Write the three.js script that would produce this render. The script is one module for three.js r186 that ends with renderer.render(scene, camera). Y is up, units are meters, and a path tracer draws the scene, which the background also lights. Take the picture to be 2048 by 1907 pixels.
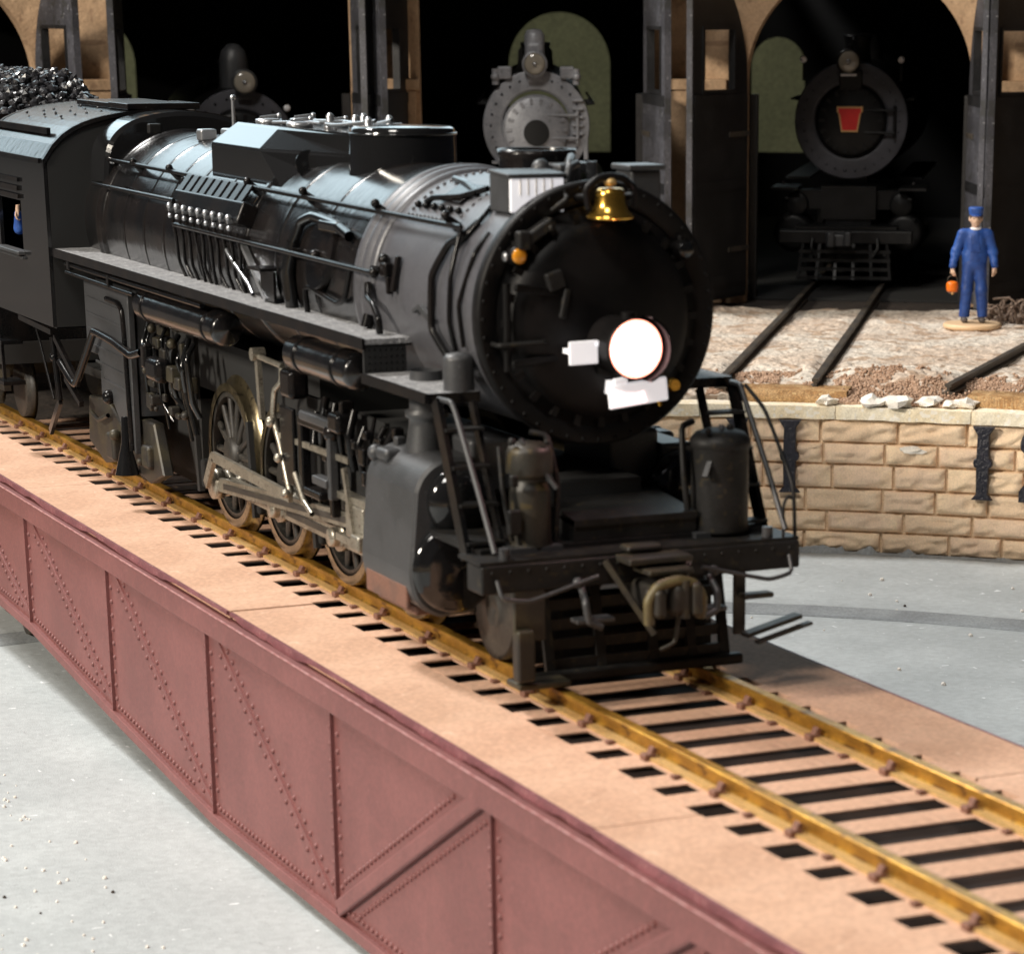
import * as THREE from 'three';
import { RoundedBoxGeometry } from 'three/addons/geometries/RoundedBoxGeometry.js';
import { mergeGeometries, mergeVertices } from 'three/addons/utils/BufferGeometryUtils.js';
import { MarchingCubes } from 'three/addons/objects/MarchingCubes.js';
import { RectAreaLightUniformsLib } from 'three/addons/lights/RectAreaLightUniformsLib.js';

// ---------- camera, light, exposure (the layout is built in the model's own prototype metres) ----------
const scene = new THREE.Scene();
const renderer = new THREE.WebGLRenderer({ antialias: true });
renderer.toneMapping = THREE.LinearToneMapping;
renderer.toneMappingExposure = 1.0;
renderer.shadowMap.enabled = true;
const F = 5683.735, PX = 1360.413, PY = 1833.325;
const camera = new THREE.PerspectiveCamera(2 * Math.atan(PY / F) * 180 / Math.PI, PX / PY, 0.5, 800);
camera.rotation.order = 'YXZ';
camera.rotation.set(-0.30983, -0.45862, 0.00283);
camera.position.set(-10.64697, 5.88095, 22.10985);
camera.setViewOffset(2 * PX, 2 * PY, 0, 0, 2048, 1907);   // the picture is the upper left of the lens's field
camera.focus = 37;
camera.userData.fStop = 0.66;
scene.add(camera);
scene.background = new THREE.Color(0.016, 0.017, 0.020);   // the dim room around the layout
RectAreaLightUniformsLib.init();
function areaLamp(name, color, intensity, w, h, from, to) {
  const l = new THREE.RectAreaLight(color, intensity, w, h);
  l.name = name; l.position.set(...from); scene.add(l); l.lookAt(new THREE.Vector3(...to)); l.castShadow = true; return l;
}
areaLamp('side_lamp', new THREE.Color(1.0, 0.91, 0.78), 215, 11, 11, [5 - 80, 40, -10 + 11], [5, 0, -10]);          // low, from the left
areaLamp('room_lamp', new THREE.Color(1.0, 0.95, 0.88), 34, 20, 20, [4 - 47, 79, -8 + 40], [4, 0, -8]);              // over the viewer's left shoulder
areaLamp('ceiling_lamp', new THREE.Color(1.0, 0.97, 0.93), 192, 14, 9, [2 - 23, 70, -8 - 50], [2, 0, -8]);           // overhead, behind the engine
areaLamp('sheen_panel', new THREE.Color(0.74, 0.92, 1.0), 2.7, 190, 82, [58, 72, -190], [0, 0, 0]);                  // unseen pale blue panel far behind, added for its sheen in the paint

// ---------- helpers ----------
let seed = 7;
const rnd = () => { seed = (seed * 1664525 + 1013904223) >>> 0; return seed / 4294967296; };
const rr = (a, b) => a + (b - a) * rnd();
const D2R = Math.PI / 180, ZC = -2.31, RAIL = 0.165, FLOOR = -2.55, WR = 19.65;
function hash(x, y, s) { let h = (x * 374761393 + y * 668265263 + s * 974634777) | 0; h = Math.imul(h ^ (h >>> 13), 1274126177); return ((h ^ (h >>> 16)) >>> 0) / 4294967296; }
function vnoise(x, y, s, per) {
  const xi = Math.floor(x), yi = Math.floor(y), fx = x - xi, fy = y - yi, w = (n) => per ? ((n % per) + per) % per : n;
  const u = fx * fx * (3 - 2 * fx), v = fy * fy * (3 - 2 * fy);
  const a = hash(w(xi), w(yi), s), b = hash(w(xi + 1), w(yi), s), c = hash(w(xi), w(yi + 1), s), d = hash(w(xi + 1), w(yi + 1), s);
  return a + (b - a) * u + (c - a) * v + (a - b - c + d) * u * v;
}
function fbm(x, y, s, per, oct = 4) { let t = 0, a = 0.5, n = 0; for (let i = 0; i < oct; i++) { t += a * vnoise(x, y, s + i * 17, per); n += a; a *= 0.5; x *= 2; y *= 2; if (per) per *= 2; } return t / n; }
function makeTex(size, fn, srgb) {
  const d = new Uint8Array(size * size * 4);
  for (let j = 0; j < size; j++) for (let i = 0; i < size; i++) {
    const c = fn(i / size, j / size, i, j), k = (j * size + i) * 4;
    d[k] = Math.max(0, Math.min(255, c[0] * 255)); d[k + 1] = Math.max(0, Math.min(255, c[1] * 255)); d[k + 2] = Math.max(0, Math.min(255, c[2] * 255)); d[k + 3] = 255;
  }
  const t = new THREE.DataTexture(d, size, size); t.wrapS = t.wrapT = THREE.RepeatWrapping; t.magFilter = THREE.LinearFilter; t.minFilter = THREE.LinearFilter;
  if (srgb) t.colorSpace = THREE.SRGBColorSpace; t.needsUpdate = true; return t;
}
const S = (c) => c <= 0.0031308 ? 12.92 * c : 1.055 * Math.pow(c, 1 / 2.4) - 0.055;
const lin = (r, g, b) => [S(r), S(g), S(b)];
const mix3 = (a, b, t) => [a[0] + (b[0] - a[0]) * t, a[1] + (b[1] - a[1]) * t, a[2] + (b[2] - a[2]) * t];
const sm = (a, b, x) => { const t = Math.max(0, Math.min(1, (x - a) / (b - a))); return t * t * (3 - 2 * t); };
// colour map: two tones mixed by coarse noise, fine grain, and separate specks
function mapOf(size, s, c1, c2, coarse, grain, specks = []) {
  return makeTex(size, (u, v, i, j) => {
    let c = mix3(c1, c2, sm(0.3, 0.7, fbm(u * coarse, v * coarse, s, coarse, 5)));
    const g = 1 + grain * (hash(i, j, s + 5) - 0.5) + grain * 1.2 * (vnoise(u * 128, v * 128, s + 9, 128) - 0.5);
    c = [c[0] * g, c[1] * g, c[2] * g];
    for (const [col, cells, thr, amt] of specks) { const n = vnoise(u * cells, v * cells, s + cells, cells); if (n > thr) c = mix3(c, col, amt * sm(thr, thr + 0.05, n)); }
    return c;
  }, true);
}
const grainBump = makeTex(256, (u, v, i, j) => { const g = 0.5 * fbm(u * 16, v * 16, 3, 16, 4) + 0.5 * hash(i, j, 4); return [g, g, g]; });
const lumpBump = makeTex(512, (u, v, i, j) => { const g = fbm(u * 12, v * 12, 31, 12, 6); return [g, g, g]; });
const rep = (t, k) => { const c = t.clone(); c.repeat.set(k, k); c.needsUpdate = true; return c; };
function mat(o) { return new THREE.MeshStandardMaterial({ roughness: 0.6, metalness: 0, ...o }); }
const phys = (o) => new THREE.MeshPhysicalMaterial({ roughness: 0.6, metalness: 0, ...o });
const lc = (r, g, b) => new THREE.Color().setRGB(r, g, b);
// ---- materials ----
const dustMap = rep(mapOf(512, 11, lin(.0055, .0055, .006), lin(.0105, .0085, .008), 5, .25, [[lin(.20, .20, .20), 110, .945, .8], [lin(.05, .05, .05), 40, .94, .5]]), .8);
const M = {
  deck: mat({ map: rep(mapOf(1024, 21, lin(.60, .375, .26), lin(.53, .32, .215), 6, .10, [[lin(.40, .23, .15), 30, .88, .35], [lin(.78, .58, .44), 60, .93, .5]]), .25), bumpMap: rep(grainBump, 1.2), bumpScale: .006, roughness: .82 }),
  slot: mat({ map: rep(mapOf(256, 22, lin(.016, .008, .006), lin(.026, .012, .008), 6, .3), .5), roughness: .9 }),
  maroon: mat({ map: rep(mapOf(512, 23, lin(.195, .070, .066), lin(.162, .057, .054), 5, .10, [[lin(.33, .16, .155), 70, .93, .4], [lin(.16, .06, .055), 16, .78, .4]]), .3), bumpMap: rep(grainBump, 1.5), bumpScale: .002, roughness: .55 }),
  worn: mat({ map: rep(mapOf(512, 88, lin(.44, .24, .235), lin(.30, .115, .112), 22, .15), .5), roughness: .6 }),
  maroonChip: mat({ map: rep(mapOf(512, 24, lin(.21, .072, .080), lin(.15, .048, .055), 9, .18, [[lin(.50, .34, .30), 70, .90, .7]]), .45), bumpMap: rep(lumpBump, .8), bumpScale: .01, roughness: .6 }),
  brass: mat({ map: rep(mapOf(512, 25, lin(.56, .32, .055), lin(.38, .20, .035), 5, .2, [[lin(.13, .06, .018), 10, .66, .65]]), .7), metalness: .72, roughness: .38, bumpMap: rep(grainBump, 2), bumpScale: .003 }),
  brassFoot: mat({ map: rep(mapOf(256, 26, lin(.66, .46, .20), lin(.58, .38, .15), 5, .2), .7), metalness: .45, roughness: .45 }),
  clip: mat({ map: rep(mapOf(256, 27, lin(.17, .08, .055), lin(.26, .14, .10), 4, .2), 1), roughness: .75 }),
  floor: mat({ map: rep(mapOf(1024, 28, lin(.48, .515, .525), lin(.38, .41, .42), 4, .06, [[lin(.24, .25, .26), 90, .945, .5], [lin(.85, .88, .9), 110, .945, .9]]), .11), bumpMap: rep(grainBump, .8), bumpScale: .008, roughness: .62 }),
  ring: mat({ map: rep(mapOf(256, 29, lin(.20, .215, .225), lin(.26, .28, .29), 5, .12), .3), roughness: .6 }),
  stone: [0, 1, 2].map((k) => mat({ map: rep(mapOf(256, 40 + k, lin(.80 + .02 * k, .61 + .02 * k, .425), lin(.74, .55, .375 + .01 * k), 4, .08, [[lin(.75, .6, .4), 40, .9, .4]]), .6), bumpMap: rep(lumpBump, .55), bumpScale: .02, roughness: .78 })),
  mortar: mat({ map: rep(mapOf(256, 44, lin(.62, .45, .29), lin(.67, .50, .33), 5, .12), .5), roughness: .85 }),
  coping: mat({ map: rep(mapOf(512, 45, lin(.82, .70, .50), lin(.84, .76, .60), 9, .1, [[lin(.88, .84, .77), 34, .70, .7]]), .5), bumpMap: rep(lumpBump, .9), bumpScale: .025, roughness: .85 }),
  numeral: mat({ map: rep(mapOf(256, 46, lin(.010, .010, .018), lin(.016, .015, .025), 6, .3, [[lin(.25, .25, .32), 70, .93, .8]]), 1.2), bumpMap: rep(lumpBump, 2), bumpScale: .02, roughness: .35 }),
  sand: mat({ map: rep(mapOf(1024, 47, lin(.60, .54, .465), lin(.52, .42, .335), 5, .22, [[lin(.80, .76, .68), 110, .90, .6], [lin(.22, .15, .10), 90, .86, .7], [lin(.34, .22, .14), 22, .70, .6]]), .17), bumpMap: rep(lumpBump, .7), bumpScale: .06, roughness: .95 }),
  crumb: mat({ map: rep(mapOf(256, 48, lin(.46, .315, .225), lin(.33, .205, .135), 8, .3), .8), roughness: .95 }),
  cork: mat({ map: rep(mapOf(256, 49, lin(.30, .16, .06), lin(.42, .26, .12), 8, .3, [[lin(.62, .45, .22), 40, .82, .7]]), .7), bumpMap: rep(lumpBump, 1.4), bumpScale: .02, roughness: .9 }),
  plaster: mat({ map: rep(mapOf(256, 50, lin(.82, .79, .74), lin(.74, .69, .62), 6, .1), .6), roughness: .9 }),
  soil: mat({ map: rep(mapOf(512, 51, lin(.045, .033, .026), lin(.028, .021, .017), 8, .25, [[lin(.12, .09, .065), 60, .88, .5]]), .2), bumpMap: rep(lumpBump, .6), bumpScale: .05, roughness: .95 }),
  oldRail: mat({ map: rep(mapOf(256, 52, lin(.075, .062, .048), lin(.045, .040, .036), 6, .3), .7), metalness: .25, roughness: .6 }),
  wall: mat({ map: rep(mapOf(512, 53, lin(.50, .335, .205), lin(.44, .285, .17), 6, .08, [[lin(.25, .15, .09), 22, .85, .5], [lin(.52, .36, .23), 50, .9, .5]]), .22), bumpMap: rep(lumpBump, .35), bumpScale: .05, roughness: .85 }),
  door: mat({ map: rep(mapOf(256, 54, lin(.008, .008, .009), lin(.014, .014, .015), 6, .3, [[lin(.07, .07, .075), 60, .92, .6]]), .4), bumpMap: rep(grainBump, .8), bumpScale: .006, roughness: .5 }),
  doorLit: mat({ map: rep(mapOf(256, 55, lin(.065, .065, .076), lin(.04, .04, .047), 5, .3, [[lin(.03, .03, .03), 18, .7, .8], [lin(.35, .35, .37), 50, .88, .6]]), .5), roughness: .55 }),  // door black lightened where leaves and edges catch light from the left
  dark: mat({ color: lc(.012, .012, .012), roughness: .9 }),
  green: mat({ map: rep(mapOf(256, 56, lin(.20, .205, .105), lin(.165, .17, .085), 4, .12), .1), roughness: .9 }),
  boiler: new THREE.MeshPhysicalMaterial({ map: dustMap, roughness: .24, bumpMap: rep(lumpBump, .8), bumpScale: .004, clearcoat: .3, clearcoatRoughness: .14 }),
  gloss: new THREE.MeshPhysicalMaterial({ color: lc(.009, .009, .0095), roughness: .10, clearcoat: .2, clearcoatRoughness: .06 }),
  satin: phys({ map: dustMap, roughness: .22, specularIntensity: .4 }),
  graphite: mat({ map: rep(mapOf(512, 57, lin(.088, .088, .097), lin(.072, .072, .081), 4, .10, [[lin(.05, .05, .055), 50, .94, .4]]), .5), metalness: .1, roughness: .36, bumpMap: rep(grainBump, 1.5), bumpScale: .0015 }),
  grate: mat({ map: rep(mapOf(256, 58, lin(.25, .25, .255), lin(.17, .17, .175), 8, .35, [[lin(.62, .62, .63), 50, .82, .7]]), .9), bumpMap: rep(lumpBump, 2.2), bumpScale: .012, roughness: .6 }),
  front: phys({ map: rep(mapOf(256, 59, lin(.0035, .0032, .0033), lin(.007, .006, .006), 5, .3), .8), roughness: .5, specularIntensity: .35 }),
  pilot: phys({ map: rep(mapOf(256, 60, lin(.016, .0155, .0155), lin(.010, .0095, .009), 5, .25, [[lin(.05, .038, .02), 22, .78, .5]]), .9), roughness: .5, specularIntensity: .45 }),
  pump: mat({ map: rep(mapOf(256, 61, lin(.026, .021, .013), lin(.018, .016, .012), 4, .25, [[lin(.075, .05, .012), 14, .66, .6]]), .9), roughness: .5 }),
  greyPaint: mat({ map: rep(mapOf(256, 62, lin(.044, .045, .048), lin(.034, .035, .037), 4, .12, [[lin(.2, .2, .2), 60, .93, .5]]), .8), roughness: .45 }),
  rust: mat({ map: rep(mapOf(256, 63, lin(.16, .075, .05), lin(.11, .06, .045), 5, .2), .9), roughness: .7 }),
  nickel: mat({ map: rep(mapOf(256, 64, lin(.38, .35, .29), lin(.27, .245, .20), 6, .25, [[lin(.08, .06, .045), 50, .84, .7]]), 1), metalness: .75, roughness: .36 }),
  tyre: mat({ map: rep(mapOf(256, 65, lin(.26, .21, .125), lin(.17, .14, .085), 5, .2, [[lin(.05, .04, .03), 30, .75, .6]]), 1), metalness: .85, roughness: .26 }),
  wheel: mat({ map: rep(mapOf(256, 66, lin(.035, .031, .026), lin(.022, .020, .018), 6, .3, [[lin(.3, .25, .15), 70, .90, .7]]), 1), roughness: .5 }),
  steel: mat({ color: lc(.45, .46, .48), metalness: .8, roughness: .3 }),
  glowing: mat({ color: lc(.85, .84, .85), emissive: lc(.9, .88, .92), emissiveIntensity: .55, roughness: .7 }),  // glow added to the blank white plates and board, none of them lamps
  white: mat({ map: rep(mapOf(256, 67, lin(.85, .84, .85), lin(.76, .74, .76), 5, .05), .9), roughness: .7 }),
  bell: mat({ color: lc(.72, .42, .08), metalness: .95, roughness: .2 }),
  coal: mat({ map: rep(mapOf(256, 68, lin(.016, .016, .018), lin(.028, .028, .032), 6, .3), 1), roughness: .25 }),
  yellowed: mat({ map: rep(mapOf(256, 89, lin(.13, .105, .045), lin(.08, .065, .035), 5, .2), 1), roughness: .5 }),
  coupler: mat({ map: rep(mapOf(256, 69, lin(.028, .025, .022), lin(.055, .047, .03), 5, .2), 1), roughness: .5, metalness: .3 }),
  gasket: mat({ color: lc(.008, .008, .008), roughness: .7 }),
  // stall engines
  graySmoke: mat({ map: rep(mapOf(256, 70, lin(.33, .335, .36), lin(.27, .275, .295), 5, .15, [[lin(.12, .12, .13), 34, .85, .5]]), 1), metalness: .2, roughness: .42 }),
  darkSmoke: mat({ map: rep(mapOf(256, 71, lin(.055, .055, .066), lin(.042, .042, .05), 4, .15), .8), roughness: .6 }),
  black: phys({ map: rep(mapOf(256, 72, lin(.006, .006, .0065), lin(.010, .010, .0105), 5, .3), .8), roughness: .4, specularIntensity: .5 }),
  lens: new THREE.MeshPhysicalMaterial({ color: lc(.30, .27, .22), roughness: .12, clearcoat: .7, clearcoatRoughness: .06 }),
  keystone: mat({ map: rep(mapOf(256, 73, lin(.62, .018, .014), lin(.54, .014, .010), 4, .1), 1), roughness: .45 }),
  gold: mat({ color: lc(.55, .33, .14), metalness: .3, roughness: .45 }),
  // figures
  denim: mat({ map: rep(mapOf(256, 74, lin(.022, .085, .34), lin(.015, .060, .26), 5, .15), 2), roughness: .55 }),
  denim2: mat({ map: rep(mapOf(256, 75, lin(.018, .065, .27), lin(.012, .045, .20), 5, .15), 2), roughness: .55 }),
  skin: mat({ color: lc(.62, .42, .30), roughness: .6 }),
  shoe: mat({ color: lc(.09, .075, .07), roughness: .6 }),
  base: mat({ map: rep(mapOf(256, 76, lin(.76, .56, .36), lin(.72, .50, .30), 3, .04), .8), roughness: .5 }),
  orange: mat({ color: lc(.80, .17, .008), roughness: .35 }),
  weed: mat({ map: rep(mapOf(256, 77, lin(.30, .22, .17), lin(.16, .115, .09), 6, .3), 1), roughness: .95 }),
  amber: new THREE.MeshPhysicalMaterial({ color: lc(.75, .30, .02), roughness: .15, clearcoat: .6 }),
};
const V = (x, y, z) => new THREE.Vector3(x, y, z);
const TR = (g, x, y, z, rx = 0, ry = 0, rz = 0) => g.applyMatrix4(new THREE.Matrix4().compose(V(x, y, z), new THREE.Quaternion().setFromEuler(new THREE.Euler(rx, ry, rz)), V(1, 1, 1)));
const box = (w, h, d, x, y, z, rx = 0, ry = 0, rz = 0) => TR(new THREE.BoxGeometry(w, h, d), x, y, z, rx, ry, rz);
const rbox = (w, h, d, x, y, z, r = .02, rx = 0, ry = 0, rz = 0) => TR(new RoundedBoxGeometry(w, h, d, 2, Math.min(r, w / 2.01, h / 2.01, d / 2.01)), x, y, z, rx, ry, rz);
function rod(p, q, r0, r1 = r0, seg = 10) {
  const a = V(...p), b = V(...q), d = b.clone().sub(a), g = new THREE.CylinderGeometry(r1, r0, d.length(), seg);
  g.applyQuaternion(new THREE.Quaternion().setFromUnitVectors(V(0, 1, 0), d.clone().normalize())); const m = a.add(b).multiplyScalar(.5); return g.translate(m.x, m.y, m.z);
}
const bar = (p, q, w, h) => { // rectangular bar, h measured as near vertical as possible
  const a = V(...p), b = V(...q), d = b.clone().sub(a), L = d.length(), z = d.normalize(), up = Math.abs(z.y) > .98 ? V(0, 0, 1) : V(0, 1, 0), x = up.clone().cross(z).normalize(), y = z.clone().cross(x);
  const g = new THREE.BoxGeometry(w, h, L); g.applyMatrix4(new THREE.Matrix4().makeBasis(x, y, z)); const m = a.add(b).multiplyScalar(.5); return g.translate(m.x, m.y, m.z);
};
const tube = (pts, r, n = 24, seg = 7) => new THREE.TubeGeometry(new THREE.CatmullRomCurve3(pts.map((p) => V(...p)), false, 'catmullrom', .2), n, r, seg);
const sph = (r, x, y, z, sx = 1, sy = 1, sz = 1, a = 12, b = 9) => new THREE.SphereGeometry(r, a, b).scale(sx, sy, sz).translate(x, y, z);
// lathe about the z axis: list of [radius, z]
const latheZ = (pts, x, y, seg = 48, a0 = 0, a1 = Math.PI * 2) => new THREE.LatheGeometry(pts.map(([r, z]) => new THREE.Vector2(r, z)), seg, a0, a1).rotateX(Math.PI / 2).translate(x, y, 0);
const latheY = (pts, x, y, z, seg = 32) => new THREE.LatheGeometry(pts.map(([r, h]) => new THREE.Vector2(r, h)), seg).translate(x, y, z);
const latheX = (pts, x, y, z, seg = 40) => new THREE.LatheGeometry(pts.map(([r, h]) => new THREE.Vector2(r, h)), seg).rotateZ(-Math.PI / 2).translate(x, y, z);
const tor = (R, r, x, y, z, axis = 'z', seg = 40) => { const g = new THREE.TorusGeometry(R, r, 8, seg); if (axis === 'x') g.rotateY(Math.PI / 2); if (axis === 'y') g.rotateX(Math.PI / 2); return g.translate(x, y, z); };
const shp = (pts) => new THREE.Shape(pts.map(([x, y]) => new THREE.Vector2(x, y)));
const ext = (shape, depth, bevel = 0, seg = 12) => new THREE.ExtrudeGeometry(shape, { depth, bevelEnabled: bevel > 0, bevelSize: bevel, bevelThickness: bevel, bevelSegments: 1, curveSegments: seg });
function boxUV(g) {
  const p = g.attributes.position.array, uv = new Float32Array(p.length / 3 * 2), a = V(0, 0, 0), b = V(0, 0, 0), c = V(0, 0, 0);
  for (let i = 0; i < p.length; i += 9) {
    a.set(p[i], p[i + 1], p[i + 2]); b.set(p[i + 3] - a.x, p[i + 4] - a.y, p[i + 5] - a.z); c.set(p[i + 6] - a.x, p[i + 7] - a.y, p[i + 8] - a.z); b.cross(c);
    const ax = Math.abs(b.x), ay = Math.abs(b.y), az = Math.abs(b.z), k = i / 3 * 2;
    for (let v = 0; v < 3; v++) { const x = p[i + v * 3], y = p[i + v * 3 + 1], z = p[i + v * 3 + 2]; if (ax >= ay && ax >= az) { uv[k + v * 2] = z; uv[k + v * 2 + 1] = y; } else if (ay >= az) { uv[k + v * 2] = x; uv[k + v * 2 + 1] = z; } else { uv[k + v * 2] = x; uv[k + v * 2 + 1] = y; } }
  }
  g.setAttribute('uv', new THREE.BufferAttribute(uv, 2)); return g;
}
function join(list) {
  const out = (Array.isArray(list) ? list.flat(3) : [list]).map((g) => { const n = g.index ? g.toNonIndexed() : g; for (const k of Object.keys(n.attributes)) if (k !== 'position' && k !== 'normal') n.deleteAttribute(k); if (!n.attributes.normal) n.computeVertexNormals(); return n; });
  return boxUV(out.length > 1 ? mergeGeometries(out) : out[0]);
}
const used = {};
const numbered = (n) => { const k = used[n] = (used[n] ?? -1) + 1; return k ? n + '_' + String(k).padStart(3, '0') : n; };
function mesh(name, list, m, parent, matrix) {
  const g = list.isBufferGeometry && list.attributes.uv && list.userData.done ? list : join(list);
  if (matrix) g.applyMatrix4(matrix);
  const o = new THREE.Mesh(g, m); o.name = name; o.castShadow = o.receiveShadow = true;
  if (parent) parent.add(o); else { o.name = numbered(name); scene.add(o); } return o;
}
const each = (name, list, m, parent) => list.map((g) => mesh(name, [g], m, parent));
const stuff = (o) => { o.userData.kind = 'stuff'; return o; };
const shared = (list) => { const g = join(list); g.userData.done = true; return g; };
function put(parent, name, g, m, x = 0, y = 0, z = 0, ry = 0) { const o = new THREE.Mesh(g, m); o.name = name; o.position.set(x, y, z); o.rotation.y = ry; o.castShadow = o.receiveShadow = true; (parent ?? scene).add(o); return o; }
function tag(o, label, category, group) { o.userData.label = label; o.userData.category = category; if (group) o.userData.group = group; return o; }
function thing(name, label, category, pos = [0, 0, 0], ry = 0, group) { const o = new THREE.Group(); o.name = numbered(name); o.position.set(...pos); o.rotation.y = ry; scene.add(o); return tag(o, label, category, group); }
const polar = (r, az, y) => [r * Math.sin(az * D2R), y, ZC - r * Math.cos(az * D2R)];
// ---------- pit, ring rail, ground ----------
{
  const fl = mesh('pit_floor', [latheY([[0.001, 0], [WR + .3, 0]], 0, FLOOR, ZC, 96)], M.floor); fl.userData.kind = 'structure';
  tag(mesh('ring_rail', [latheY([[14.40, .0], [14.42, .03], [14.6, .045], [14.86, .075], [14.91, .06], [14.93, 0]], 0, FLOOR + .002, ZC, 120)], M.ring), 'low grey ring running round the pale grey pit floor under the bridge', 'ring rail');
  const gr = mesh('ground', [latheY([[WR + .16, -.46], [WR + .30, -.235], [34, -.07], [70, -.06], [160, -.06]], 0, 0, ZC, 96)], M.soil); gr.userData.kind = 'structure';
  // specks of plaster and grit fallen on the pit floor
  const bits = [];
  for (let i = 0; i < 350; i++) {
    const near = i < 300, x = near ? -3.6 - Math.abs(rr(0, 1) + rr(0, 1) - .9) * 4.5 : rr(6, 16), z = near ? rr(-12, 6) : rr(-16, -2), s = near ? rr(.010, .026) * (rnd() < .05 ? 2 : 1) : rr(.012, .04);
    if (Math.hypot(x, z - ZC) > WR - .4) continue;
    bits.push(TR(new THREE.IcosahedronGeometry(s, 0), x, FLOOR + s * .35, z, rr(0, 3), rr(0, 3), 0).scale(1, 1, 1));
  }
  const w = bits.filter((_, i) => i % 9), d = bits.filter((_, i) => !(i % 9));
  for (const [list, m, what] of [[w, M.plaster, 'tiny white plaster specks scattered over the grey pit floor'], [d, M.soil, 'tiny brown grit specks scattered over the grey pit floor']]) { const o = tag(mesh('floor_specks', list, m), what, 'specks'); o.userData.kind = 'stuff'; }
}
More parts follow.
